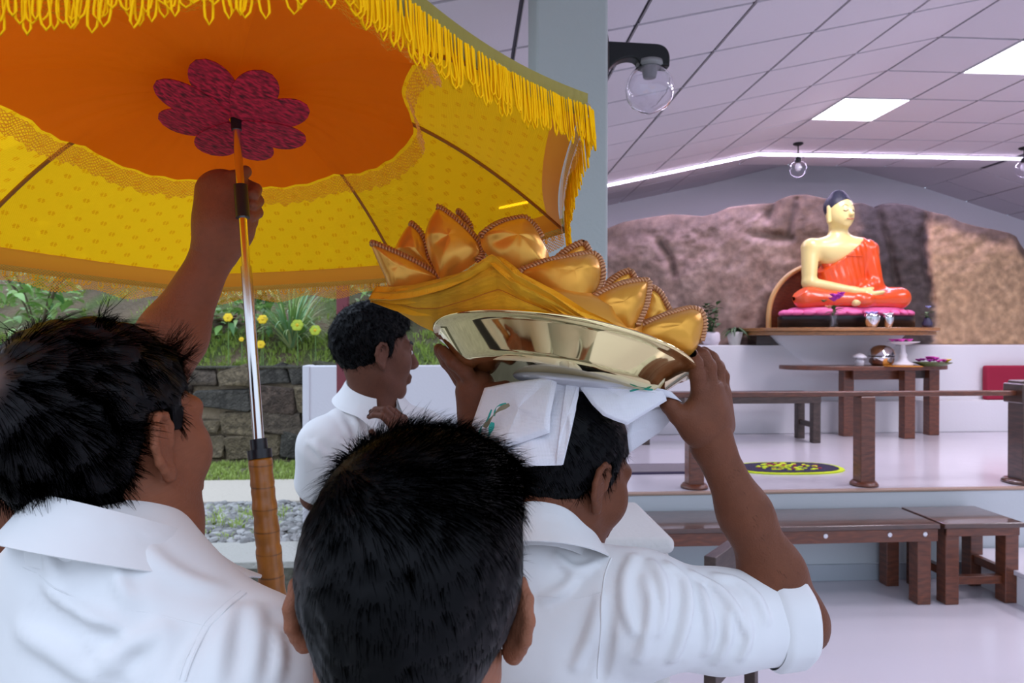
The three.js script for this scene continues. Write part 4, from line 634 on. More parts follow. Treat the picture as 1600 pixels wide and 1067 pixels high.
// ================================================================ CEREMONIAL UMBRELLA
const UH = V(366, 152, 1.0), UR = 0.555, UPOLE = V(405, 700, 0.925), UGRIP = V(434, 1010, 0.885);
{
  const o = thing('ceremonial_umbrella', 'large yellow fringed ceremonial umbrella with a crimson flower at its centre', 'umbrella', UGRIP.clone());
  const ribTip = (f) => { const a = f * Math.PI / 180; return v3(UH.x + UR * Math.sin(a), CP.y + 0.2 - 0.084 * Math.cos(a) + 0.04 * Math.sin(a), UH.z - UR * Math.cos(a)); };
  const tips = []; for (let i = 0; i < 8; i++) tips.push(ribTip(-25 + 45 * i));
  tips[3] = V(908, 170, 0.8); tips[4].y -= 0.012; tips[5].y -= 0.018;
  const up = v3(-0.073, 1, -0.15).normalize();
  const onRib = (T, t) => UH.clone().lerp(T, t).addScaledVector(up, 0.095 * 4 * t * (1 - t) * (1 - 0.3 * t));
  const canopyP = (i, s, t, drop = 0) => { const A = onRib(tips[i], t), B = onRib(tips[(i + 1) % 8], t), p = A.lerp(B, s), m = 4 * s * (1 - s); p.lerp(UH, 0.035 * m * t * t); p.addScaledVector(up, -0.012 * m * t - drop); return p; };
  const t1 = (i, s) => { const a = (-25 + 45 * (i + s)) * Math.PI / 180; return 0.49 + 0.36 * smooth(0.1, 0.9, -Math.cos(a)); };
  const dotT = tex(128, 128, (u, v) => { const c = (a, b) => { const x = Math.abs(u - a), y = Math.abs(v - b); return (x < 0.13 && y < 0.035 && x > 0.02) || (y < 0.1 && y > 0.05 && x < 0.1 && x > 0.02) || (x < 0.035 && y < 0.12 && false); }; return c(0.25, 0.3) || c(0.75, 0.8) ? [0.94, 0.84, 0.63] : [1, 1, 1]; }, true);
  const canopyM = mat({ rgb: [0.9, 0.5, 0.006], roughness: 0.9, specularIntensity: 0.05, transmission: 0.7, thickness: 0, map: rep(dotT, 25), bumpMap: rep(weaveT, 12), bumpScale: 0.0006 });
  const hemM = mat({ rgb: [0.85, 0.33, 0.006], roughness: 0.8, transmission: 0.3, thickness: 0 });
  const ribM = mat({ rgb: [0.3, 0.11, 0.012], roughness: 0.7 });
  for (let i = 0; i < 8; i++) {
    const T = tips[i], T2 = tips[(i + 1) % 8], mid = T.clone().add(T2).multiplyScalar(0.5).sub(UH).normalize(), per = T2.clone().sub(T).normalize();
    const g = sheet(18, 26, (s, t) => canopyP(i, s, 0.03 + 0.92 * t)); const p = g.attributes.position, uv = g.attributes.uv; for (let k = 0; k < p.count; k++) { const q = v3(p.getX(k), p.getY(k), p.getZ(k)).sub(UH); uv.setXY(k, q.dot(per), q.dot(mid)); }
    part(o, 'canopy_panel', g, canopyM);
    part(o, 'hem', sheet(18, 3, (s, t) => canopyP(i, s, 0.945 + 0.055 * t, 0.0025)), hemM, 'orange hem');
    const rp = [], t0 = Math.max(0.45, t1(i, 0) * 0.97); for (let k = 0; k <= 14; k++) rp.push(onRib(T, lerp(t0, 1, k / 14)).addScaledVector(up, -0.005)); part(o, 'rib', tube(rp, 0.0032, 28, 6), ribM);
    part(o, 'rib_tip', ball(T.clone().addScaledVector(T.clone().sub(UH).normalize(), 0.006), 0.007, 0.007, 0.007, 10), mat({ rgb: [0.25, 0.2, 0.12], roughness: 0.4 }));
    // gold brocade band standing on the outside of the edge
    part(o, 'edge_band', sheet(18, 2, (s, t) => { const q = canopyP(i, s, 1); const out = q.clone().sub(UH).setY(0).normalize(); return q.addScaledVector(out, 0.006 + 0.004 * t).addScaledVector(up, 0.03 * t - 0.012); }), mat({ rgb: [0.42, 0.34, 0.03], roughness: 0.5, metalness: 0.2, bumpMap: rep(grainT, 30), bumpScale: 0.002 }), 'olive gold brocade band');
  }
  // net lace and looped thread fringe hanging from the edge
  const netT = tex(128, 128, (u, v) => { const a = Math.abs(((u + v) * 6) % 1 - 0.5), b = Math.abs(((u - v + 1) * 6) % 1 - 0.5); return a < 0.17 || b < 0.17 ? 0.9 : 0.12; });
  const laceM = mat({ rgb: [0.88, 0.42, 0.02], roughness: 0.8, transmission: 0.35, thickness: 0, alphaMap: rep(netT, 30), transparent: true });
  for (let i = 0; i < 8; i++) { if (i > 2 && i < 7) continue; const g = sheet(30, 3, (s, t) => { const q = canopyP(i, s, 1), out = q.clone().sub(UH).setY(0).normalize(); q.addScaledVector(out, 0.002 + 0.004 * t); q.y -= t * (0.034 + 0.006 * Math.sin(s * 21 + i)); return q; }); const uv = g.attributes.uv; for (let k = 0; k < uv.count; k++) uv.setXY(k, uv.getX(k) * 0.43, uv.getY(k) * 0.04); part(o, 'lace', g, laceM, 'see-through orange net lace'); }
  const fr = [];
  for (let i = 0; i < 8; i++) { const n = 104; for (let k = 0; k < n; k++) {
    const far = i <= 1 || i === 7; if (far && k % 3) continue;
    const s = (k + rr(0.1, 0.9)) / n, q = canopyP(i, s, 1), out = q.clone().sub(UH).setY(0).normalize(), tan = v3(-out.z, 0, out.x), L = (far ? 0.02 : 0.046) * rr(0.75, 1.15), w = rr(0.0018, 0.0036), sw = rr(-0.005, 0.005);
    q.addScaledVector(out, 0.012 + rr(0, 0.004));
    const P = [[-w, 0], [-w, 0.45], [-w * 1.15, 0.82], [-w * 0.75, 0.96], [0, 1], [w * 0.75, 0.96], [w * 1.15, 0.82], [w, 0.45], [w, 0]].map(([x, y]) => q.clone().addScaledVector(tan, x + sw * y * y).addScaledVector(v3(0, -1, 0), y * L).addScaledVector(out, 0.004 * y));
    fr.push(tube(P, 0.00095, 18, 4)); } }
  const fm = part(o, 'thread_fringe', fr, mat({ rgb: [0.95, 0.5, 0.003], roughness: 0.8, specularIntensity: 0.08 }), 'yellow looped thread fringe'); fm.userData.kind = 'stuff';
  // orange inner lining with its own short fringe
  const liningP = (i, s, t) => { const p = canopyP(i, s, t1(i, s) * t, 0.012 + 0.012 * t), m = 4 * s * (1 - s); p.addScaledVector(up, -0.012 * m * t * t).addScaledVector(p.clone().sub(UH).setY(0), 0.06 * m * t * t); p.addScaledVector(up, 0.004 * t * Math.sin(Math.PI * s) * Math.sin(s * 31 + i * 2.1) * (0.4 + 0.6 * Math.sin(t * 3))); return p; };
  const linM = mat({ rgb: [0.95, 0.25, 0.005], roughness: 0.9, specularIntensity: 0.05, transmission: 0.45, thickness: 0, bumpMap: rep(weaveT, 12), bumpScale: 0.0005 });
  const lin = [], lf = [];
  for (let i = 0; i < 8; i++) { lin.push(sheet(20, 12, (s, t) => liningP(i, s, 0.02 + 0.98 * t))); const g = sheet(40, 2, (s, t) => { const p = liningP(i, s, 1); p.y -= 0.002 + t * (0.026 + 0.003 * Math.sin(s * 60)); return p.addScaledVector(p.clone().sub(UH).setY(0).normalize(), 0.006 + 0.012 * t + 0.0015 * Math.sin(s * 150)); }); const uv = g.attributes.uv; for (let k = 0; k < uv.count; k++) uv.setXY(k, uv.getX(k) * 0.22, uv.getY(k) * 0.03); lf.push(g); }
  part(o, 'lining', lin, linM, 'orange inner lining'); part(o, 'lining_fringe', lf, mat({ rgb: [0.9, 0.42, 0.008], roughness: 0.8, transmission: 0.4, thickness: 0, alphaMap: rep(netT, 30), transparent: true }));
  // crimson felt flower around the hub
  const redM = mat({ rgb: [0.62, 0.014, 0.05], roughness: 0.75, map: rep(tex(128, 128, (u, v) => { const n = 0.8 + 1.3 * tile(u, v, 14, 3, 4); return [n, n * 0.9, n]; }, true), 14), bumpMap: rep(grainT, 10), bumpScale: 0.002 });
  const ex = v3(1, 0.073, 0).normalize(), ez = v3().crossVectors(ex, up).normalize();
  const hp = (x, z, dy) => UH.clone().addScaledVector(ex, x).addScaledVector(ez, z).addScaledVector(up, dy);
  for (let i = 0; i < 8; i++) { const a = (i + 0.5) / 8 * Math.PI * 2 - 0.33 + 0.06 * Math.sin(i * 3.1); part(o, 'flower_petal', uvs(sheet(12, 16, (s, t) => { const w = 0.029 * (t < 0.62 ? lerp(0.25, 1, Math.sin(t / 0.62 * 1.57)) : Math.sqrt(Math.max(0.02, 1 - ((t - 0.62) / 0.39) ** 2))), r = 0.008 + 0.097 * t, x = (s - 0.5) * 2 * w, ca = Math.cos(a), sa = Math.sin(a), X = r * ca - x * sa, Z = r * sa + x * ca; return hp(X, Z, -0.034 + 0.008 * t * t - 0.0012 * (i % 2) + 0.22 * Z); }, 0.0015)), redM, 'crimson felt petal'); }
  const dn = UPOLE.clone().sub(UH).normalize(), al = (t) => UH.clone().addScaledVector(dn, t), L = UPOLE.distanceTo(UH);
  part(o, 'hub', rod(al(0.0), al(0.05), 0.0085, 0.007, 16), M.black);
  part(o, 'ferrule', rod(UH.clone().addScaledVector(up, -0.005), UH.clone().addScaledVector(up, 0.06), 0.006, 0.003), M.blackMetal);
  const chrome = mat({ rgb: [0.72, 0.7, 0.68], roughness: 0.16, metalness: 1 });
  part(o, 'pole', [rod(al(0.03), al(L * 0.5), 0.0055, 0.0055, 20), rod(al(L * 0.5), al(L), 0.0072, 0.0072, 20)], chrome, 'polished metal pole');
  part(o, 'runner', rod(al(L * 0.265), al(L * 0.36), 0.0095, 0.0095, 16), M.black, 'black runner');
  const gd = UGRIP.clone().sub(UPOLE).normalize(), ga = (t) => UPOLE.clone().addScaledVector(gd, t);
  part(o, 'collar', [rod(ga(-0.012), ga(0.004), 0.011, 0.011, 20), rod(ga(0.002), ga(0.014), 0.0155, 0.0155, 24)], M.black, 'black collar');
  const gl = UGRIP.distanceTo(UPOLE), prof = []; for (let k = 0; k <= 60; k++) { const t = k / 60; prof.push([0.0148 + 0.0022 * t + 0.0005 * Math.sin(t * 55) + (k % 9 === 0 ? -0.0008 : 0) + 0.0004 * N3(t * 30, 0, 0), 0.013 + t * gl]); } prof.unshift([0, 0.013]); prof.push([0, 0.013 + gl]);
  const gg = lathe(prof, 24).applyQuaternion(new THREE.Quaternion().setFromUnitVectors(v3(0, 1, 0), gd)).translate(UPOLE.x, UPOLE.y, UPOLE.z);
  part(o, 'grip', uvm(gg), mat({ rgb: [0.5, 0.19, 0.02], roughness: 0.42, map: rep(tex(256, 256, (u, v) => { const k = 0.85 + 0.35 * tile(u, v, 8, 4, 3) - 0.5 * Math.exp(-((((v * 6) % 1 - 0.5) / 0.03) ** 2)) * (0.5 + tile(u, v, 5, 2, 8)); return [k, k * 0.96, k * 0.9]; }, true), 6), clearcoat: 0.25, clearcoatRoughness: 0.3 }), 'wrapped orange-brown grip');
}
// ================================================================ PEOPLE
const Q = (yaw, pitch = 0, roll = 0) => new THREE.Quaternion().setFromEuler(new THREE.Euler(pitch, yaw, roll, 'YXZ'));   // yaw 0 faces +z (towards the viewer)
const facing = (x, z) => Math.atan2(x, z);
function headFrame(C, q, s = 1) { return (x, y, z) => v3(x * s, y * s, z * s).applyQuaternion(q).add(C); }
function headPrims(H, q, s, o = {}) {
  const e = (x, y, z, r, k = 0.02) => ell(H(x, y, z), r.map((a) => a * s), q, k * s), c = (a, b, ra, rb, k = 0.02) => cap(H(...a), H(...b), ra * s, rb * s, k * s), L = [];
  L.push(e(0, 0.035, -0.018, [0.076, 0.088, 0.097]), e(0, -0.035, 0.03, [0.062, 0.086, 0.06], 0.04));
  for (const m of [-1, 1]) {
    L.push(c([m * 0.052, -0.055, 0.0], [m * 0.022, -0.105, 0.052], 0.02, 0.016, 0.03), e(m * 0.042, -0.028, 0.058, [0.025, 0.028, 0.022], 0.03), c([m * 0.045, 0.02, 0.072], [0, 0.017, 0.086], 0.011, 0.01, 0.015), e(m * 0.012, -0.041, 0.096, [0.009, 0.008, 0.01], 0.008));
  }
  L.push(e(0, -0.108, 0.062, [0.024, 0.018, 0.018], 0.02), c([0, 0.012, 0.086], [0, -0.034, 0.107], 0.008, 0.0125, 0.014), c([-0.02, -0.068, 0.086], [0.02, -0.068, 0.086], 0.008, 0.008, 0.008), c([-0.016, -0.08, 0.084], [0.016, -0.08, 0.084], 0.0085, 0.0085, 0.006));
  for (const m of [-1, 1]) L.push({ ...e(m * 0.032, 0.0, 0.096, [0.017, 0.01, 0.016], 0.01), sub: true }, e(m * 0.032, -0.001, 0.078, [0.0135, 0.012, 0.0125], 0.004));
  if (o.neck) L.push(cap(H(0, -0.05, -0.03), o.neck, 0.054 * s, 0.058, 0.035));
  for (const m of [-1, 1]) { // ears: a thin dish with a rolled rim and a lobe
    const ang = o.ear ?? 0.45, es = o.earSize ?? 1, P = (u0, v0, w = 0) => { const u = u0 * es, v = v0 * es, t = 0.013 - u; return H(m * (0.0745 + t * Math.sin(ang) + w), v - 0.008 + u * 0.2, 0.006 + u * Math.cos(ang) - 0.008); };
    const eq = q.clone().multiply(new THREE.Quaternion().setFromEuler(new THREE.Euler(-0.15, m * -ang, 0)));
    L.push(ell(P(-0.005, 0.003), [0.0045 * s, 0.03 * s, 0.018 * s], eq, 0.008 * s));
    const hx = [[0.012, -0.002], [0.014, 0.016], [0.008, 0.03], [-0.006, 0.035], [-0.018, 0.027], [-0.023, 0.01], [-0.019, -0.008], [-0.011, -0.02], [-0.002, -0.03]];
    for (let i = 0; i < hx.length - 1; i++) L.push(cap(P(hx[i][0], hx[i][1], 0.003), P(hx[i + 1][0], hx[i + 1][1], 0.003), 0.0042 * s, 0.0042 * s, 0.004 * s));
    L.push(ell(P(0.0, -0.027, 0.002), [0.006 * s, 0.011 * s, 0.0085 * s], eq, 0.006 * s));
  }
  return L;
}
// hair: a shell over the skull below a hairline, with strands growing from it
function hairShell(H, q, s, o) {
  const th = o.th ?? 0.012, inv = q.clone().invert(), C = H(0, 0, 0), line = o.line;
  const prims = [ell(H(0, 0.036, -0.02), [0.076 + th, 0.089 + th * (o.top ?? 1), 0.098 + th].map((a) => a * s), q, 0.02), ...(o.extra ?? [])];
  const loc = v3();
  const g = sdfMesh(prims, o.cell ?? 0.005, (d, x, y, z) => { loc.set(x - C.x, y - C.y, z - C.z).applyQuaternion(inv).divideScalar(s); const n = (o.rough ?? 0.003) * (fbm(x * 45, y * 45, z * 45, 3) * 1.6); return Math.max(d + n, (line(loc.x, loc.y, loc.z) - loc.y) * 0.75 * s); }, 0.03);
  return g;
}
const hairline = (o = {}) => (x, y, z) => { // height of the hairline around the head: forehead, temple, over the ear, nape
  const fr = o.front ?? 0.078, ov = o.over ?? 0.03, np = o.nape ?? -0.075, sb = o.burn ?? 0;
  let h = z > 0.055 ? lerp(ov + 0.012, fr, smooth(0.055, 0.078, z)) : z > 0.012 ? lerp(ov, ov + 0.012, smooth(0.012, 0.055, z)) : lerp(np, ov, smooth(-0.045, 0.008, z));
  if (sb && z > 0.012 && z < 0.034 && Math.abs(x) > 0.05) h = Math.min(h, -sb);
  return h + 0.006 * fbm(x * 60, z * 60, 2, 2);
};
function strands(geo, n, opt) {
  const p = geo.attributes.position, nr = geo.attributes.normal, ix = geo.index, tri = ix.count / 3, acc = new Float32Array(tri), a = v3(), b = v3(), c = v3(); let tot = 0;
  for (let t = 0; t < tri; t++) { a.fromBufferAttribute(p, ix.getX(t * 3)); b.fromBufferAttribute(p, ix.getX(t * 3 + 1)); c.fromBufferAttribute(p, ix.getX(t * 3 + 2)); tot += b.sub(a).cross(c.sub(a)).length(); acc[t] = tot; }
  const pos = [], col = [], nor = [], K = opt.seg ?? 4, N = v3(), P = v3(), D = v3(), S = v3();
  for (let i = 0; i < n; i++) {
    const r = R() * tot; let lo = 0, hi = tri - 1; while (lo < hi) { const m = (lo + hi) >> 1; if (acc[m] < r) lo = m + 1; else hi = m; }
    let u = R(), v = R(); if (u + v > 1) { u = 1 - u; v = 1 - v; } const w = 1 - u - v, i0 = ix.getX(lo * 3), i1 = ix.getX(lo * 3 + 1), i2 = ix.getX(lo * 3 + 2);
    P.set(0, 0, 0).addScaledVector(a.fromBufferAttribute(p, i0), w).addScaledVector(b.fromBufferAttribute(p, i1), u).addScaledVector(c.fromBufferAttribute(p, i2), v);
    N.fromBufferAttribute(nr, i0).normalize();
    const f = opt.flow(P, N); if (!f) continue; const [dir, len, lift, width, rgb] = f;
    const L = len * rr(0.6, 1.25), W = width * rr(0.7, 1.3); D.copy(dir).addScaledVector(N, lift * rr(0.5, 1.5)).add(v3(rr(-1, 1), rr(-1, 1), rr(-1, 1)).multiplyScalar(opt.mess ?? 0.15)).normalize();
    const q = P.clone().addScaledVector(N, -0.003), curl = (opt.curl ?? 0) * rr(-1, 1), bend = opt.bend ?? 0.4, ph = rr(0, 6.28); let prev = null;
    for (let k = 0; k <= K; k++) {
      S.crossVectors(D, N).normalize(); const ww = W * (k === K ? 0.08 : 1 - 0.45 * k / K); const A = q.clone().addScaledVector(S, ww), B = q.clone().addScaledVector(S, -ww);
      if (prev) { pos.push(...prev[0].toArray(), ...prev[1].toArray(), ...B.toArray(), ...prev[0].toArray(), ...B.toArray(), ...A.toArray()); for (let z = 0; z < 6; z++) { col.push(...rgb); nor.push(N.x, N.y, N.z); } }
      prev = [A, B]; q.addScaledVector(D, L / K); D.addScaledVector(N, -lift * bend / K).addScaledVector(S, curl * Math.sin(ph + k)).add(v3(0, -(opt.fall ?? 0.1) / K, 0)).normalize();
    }
  }
  const g = new THREE.BufferGeometry(); g.setAttribute('position', new THREE.Float32BufferAttribute(pos, 3)); g.setAttribute('normal', new THREE.Float32BufferAttribute(nor, 3)); g.setAttribute('color', new THREE.Float32BufferAttribute(col, 3)); g.setAttribute('uv', new THREE.Float32BufferAttribute(new Float32Array(pos.length / 3 * 2), 2)); return g;
}
// a hand: W wrist, Fd towards the fingertips, Sd towards the thumb side, Pn out of the palm
function hand(W, Fd, Sd, Pn, o = {}) {
  const s = o.s ?? 1, at = (f, t, n) => W.clone().addScaledVector(Fd, f * s).addScaledVector(Sd, t * s).addScaledVector(Pn, n * s), L = [], nails = [];
  const K = [[0.088, 0.028], [0.092, 0.009], [0.086, -0.01], [0.076, -0.028]], len = [[0.042, 0.026, 0.021], [0.046, 0.029, 0.022], [0.042, 0.027, 0.021], [0.033, 0.02, 0.019]];
  L.push(cap(at(-0.02, 0, 0), at(0.015, 0, 0), 0.026 * s, 0.025 * s, 0.02));
  K.forEach(([f, t], i) => L.push(cap(at(0.01, t * 0.55, 0), at(f, t, 0), 0.02 * s, 0.0125 * s, 0.016)));
  L.push(ell(at(0.04, 0.024, 0.012), [0.018 * s, 0.018 * s, 0.018 * s], null, 0.02), ell(at(0.04, -0.02, 0.01), [0.017 * s, 0.017 * s, 0.017 * s], null, 0.02));
  K.forEach(([f, t], i) => {
    const cur = (o.curl ?? [])[i] ?? [0.25, 0.35, 0.25]; let p = at(f, t, 0), a = 0; const rad = [0.0102, 0.0092, 0.0082, 0.007].map((x) => x * s * (i === 3 ? 0.88 : 1)), sp = ((o.spread ?? 0) * (1.5 - i)) * 0.1;
    for (let k = 0; k < 3; k++) { a += cur[k]; const d = Fd.clone().multiplyScalar(Math.cos(a)).addScaledVector(Pn, Math.sin(a)).addScaledVector(Sd, sp).normalize(), q = p.clone().addScaledVector(d, len[i][k] * s); L.push(cap(p, q, rad[k], rad[k + 1], 0.004)); if (k === 2) nails.push([q.clone().addScaledVector(d, -0.004), d, Fd.clone().multiplyScalar(Math.sin(a)).addScaledVector(Pn, -Math.cos(a)).normalize(), rad[3]]); p = q; }
  });
  const tb = at(0.022, 0.024, 0.006), th = o.thumb ?? [[0.6, 0.75, 0.3], [0.85, 0.45, 0.25], [0.95, 0.15, 0.25]], tl = [0.045, 0.034, 0.027], tr = [0.017, 0.0125, 0.011, 0.0085]; let p = tb;
  th.forEach(([f, t, n], k) => { const d = v3().addScaledVector(Fd, f).addScaledVector(Sd, t).addScaledVector(Pn, n).normalize(), q = p.clone().addScaledVector(d, tl[k] * s); L.push(cap(p, q, tr[k] * s, tr[k + 1] * s, k ? 0.005 : 0.02)); if (k === 2) nails.push([q.clone().addScaledVector(d, -0.005), d, (o.thumbNail ?? Sd).clone(), tr[3] * s]); p = q; });
  return { prims: L, nails };
}
const nailGeo = (n) => { const [p, d, up, r] = n, u = up.clone().addScaledVector(d, -up.dot(d)).normalize(), x = v3().crossVectors(d, u), m = new THREE.Matrix4().makeBasis(x, u, d); return new THREE.SphereGeometry(1, 10, 8).scale(r * 0.72, r * 0.2, r * 0.95).applyMatrix4(m).translate(p.x + u.x * r * 0.92, p.y + u.y * r * 0.92, p.z + u.z * r * 0.92); };
function torso(N, yaw, o = {}) { const dr = o.drop ?? 0; // N: base of the neck; right / up / forward
  const q = Q(yaw), loc = (r, u, f) => v3(-r, u, f).applyQuaternion(q).add(N), w = o.w ?? 1, L = [];
  L.push(ell(loc(0, -0.22, 0.0), [0.168 * w, 0.2, 0.115], q, 0.05), ell(loc(0, -0.14, -0.035), [0.15 * w, 0.13, 0.085], q, 0.05), ell(loc(0, -0.42, 0.01), [0.152 * w, 0.2, 0.118], q, 0.06), ell(loc(0, -0.58, 0.0), [0.165 * w, 0.13, 0.13], q, 0.05));
  L.push(cap(loc(-0.155 * w, -0.075 - dr, -0.01), loc(0.155 * w, -0.075 - dr, -0.01), 0.058, 0.058, 0.06));
  for (const m of [-1, 1]) L.push(cap(loc(0, 0.005, -0.022), loc(m * 0.15 * w, -0.062 - dr, -0.012), 0.05, 0.054, 0.05));
  return { q, loc, prims: L };
}
// march from the camera onto a surface
function onSurf(f, px, py, lift = 0, start = 0.3) { const r = ray(px, py).normalize(); let t = start; for (let i = 0; i < 200; i++) { const d = f(CP.x + r.x * t, CP.y + r.y * t, CP.z + r.z * t); if (d < 0.0004) break; t += d * 0.7; if (t > 4) return null; } t -= lift; return CP.clone().addScaledVector(r, t); }
function ridge(f, pts, rad = 0.007, sink = 0.002, k = 0.02) { const P = pts.map(([x, y]) => onSurf(f, x, y, -sink)).filter(Boolean), L = []; if (P.length < 2) return L; const c = new THREE.CatmullRomCurve3(P).getPoints(P.length * 4); for (let i = 0; i < c.length - 1; i++) { const t = (i + 0.5) / (c.length - 1), w = rad * Math.pow(Math.sin(Math.PI * clamp(0.06 + 0.88 * t, 0, 1)), 0.6); L.push(cap(c[i], c[i + 1], w, w, k)); } return L; }
const seamM = mat({ rgb: [0.74, 0.74, 0.74], roughness: 0.85 });
const seamLine = (f, pts, r = 0.0005, lift = -0.0002) => { const P = pts.map(([x, y]) => onSurf(f, x, y, lift)).filter(Boolean); return tube(new THREE.CatmullRomCurve3(P).getPoints(30).map((q) => settle(f, q, lift, 3)), r, 60, 5); };
function collar(N, q, o = {}) { // stand and turned-down leaf around the neck; o.front: half opening angle at the throat
  const st = o.open ?? 0.5, rx = o.rx ?? 0.066, rz = o.rz ?? 0.07, h = o.h ?? 0.03, dn = o.dn ?? 0.05, lean = o.lean ?? -0.018, pt = o.point ?? 0.03;
  const P = (a, r, y, f = 0) => v3(Math.sin(a) * rx * r, y, Math.cos(a) * rz * r + f).applyQuaternion(q).add(N);
  const A = (u) => st + (Math.PI * 2 - 2 * st) * u;               // 0 is the throat, pi the nape
  const up = (a) => -0.02 * (1 + Math.cos(a)) + (o.up ?? 0.012) * (1 - Math.cos(a));
  const leaf = sheet(60, 8, (u, v) => { const a = A(u), e = Math.pow(Math.abs(u - 0.5) * 2, 3), front = 1 - e; const d = dn + pt * smooth(0.8, 1, Math.abs(u - 0.5) * 2); return P(a, 1.0 + 0.06 * Math.sin(Math.min(1, v * 3) * 1.57) + ((o.spread ?? 0.5) + (o.flare ?? 0.16) * e) * v * v * 0.9, h + up(a) - d * v + 0.004 * Math.sin(v * 3.1), lean); }, 0.0018);
  const stand = sheet(60, 4, (u, v) => { const a = A(u); return P(a, 1.0 + 0.05 * (1 - v), lerp(-0.03, h, v) + up(a), lean); }, 0.0012);
  return [uvm(leaf), uvm(stand)];
}
const skinBump = rep(tex(256, 256, (u, v) => 0.5 + 0.5 * tile(u, v, 40, 3, 6)), 9);
const skinMat = () => mat({ vertexColors: true, roughness: 0.5, bumpMap: skinBump, bumpScale: 0.0014, specularIntensity: 0.35 });
function skinCol(g, base, o = {}) { return paint(g, (x, y, z) => { const n = fbm(x * 30, y * 30, z * 30, 3), m = fbm(x * 140, y * 140, z * 140, 2); const k = 1 + 0.22 * n + 0.16 * m; return [base[0] * k, base[1] * k * (1 - 0.05 * n), base[2] * k * (1 - 0.1 * n)]; }); }
const nailCol = (g) => paint(g, () => [0.42, 0.24, 0.19]);
const clothBump = rep(weaveT, 30), foldT = rep(tex(256, 256, (u, v) => 0.5 + 0.8 * tile(u, v, 5, 3, 12)), 3);
const shirtMat = (c) => mat({ rgb: c, roughness: 0.82, bumpMap: foldT, bumpScale: 0.004, sheen: 0.15, sheenRoughness: 0.6 });
const hairMat = mat({ vertexColors: true, roughness: 0.45, specularIntensity: 0.16 });
const hairBase = (g, c = [0.003, 0.003, 0.0035]) => paint(g, () => c);
function wrapSkirt(o, T, floor, mtl) { // long wrapped cloth from the waist to the ankles with feet below
  const g = sheet(48, 24, (u, v) => { const a = u * Math.PI * 2, y = lerp(-0.6, floor + 0.06 - T.N.y, v), w = 0.17 - 0.015 * v + 0.006 * Math.sin(a * 7 + v * 3) * v; return T.loc(Math.cos(a) * w, y, Math.sin(a) * w * 0.78); }, 0.004, true);
  part(o, 'wrap_skirt', g, mtl);
}
const feet = (T, floor) => [-1, 1].flatMap((m) => [cap(v3(0, 0, 0).copy(T.loc(m * 0.09, floor - T.N.y + 0.12, -0.03)), T.loc(m * 0.09, floor - T.N.y + 0.04, -0.04), 0.04, 0.035, 0.03), cap(T.loc(m * 0.09, floor - T.N.y + 0.036, -0.04), T.loc(m * 0.1, floor - T.N.y + 0.026, 0.15), 0.035, 0.025, 0.03)]);

// creases in cloth: a raised fold with a hollow beside it, along strokes on the surface
function folds(f, list) {
  const F_ = list.map(([pts, h, w]) => { const P = pts.map(([x, y]) => onSurf(f, x, y)).filter(Boolean); if (P.length < 2) return null; const c = new THREE.CatmullRomCurve3(P).getPoints(P.length * 9); const b = new THREE.Box3().setFromPoints(c).expandByScalar(w * 5); return { c, h, w, b }; }).filter(Boolean);
  return (x, y, z) => { let s = 0; for (const q of F_) { if (x < q.b.min.x || x > q.b.max.x || y < q.b.min.y || y > q.b.max.y || z < q.b.min.z || z > q.b.max.z) continue; let best = 1e9, at = 0; const n = q.c.length; for (let i = 0; i < n; i++) { const p = q.c[i], d = (p.x - x) ** 2 + (p.y - y) ** 2 + (p.z - z) ** 2; if (d < best) { best = d; at = i / (n - 1); } } const r = best / (q.w * q.w), a = q.h * Math.pow(Math.sin(Math.PI * clamp(0.04 + 0.92 * at, 0, 1)), 0.5); s += a * (1.3 * Math.exp(-r) - 0.6 * Math.exp(-r / 6)); } return s; };
}
const WHITE = [0.74, 0.74, 0.74];
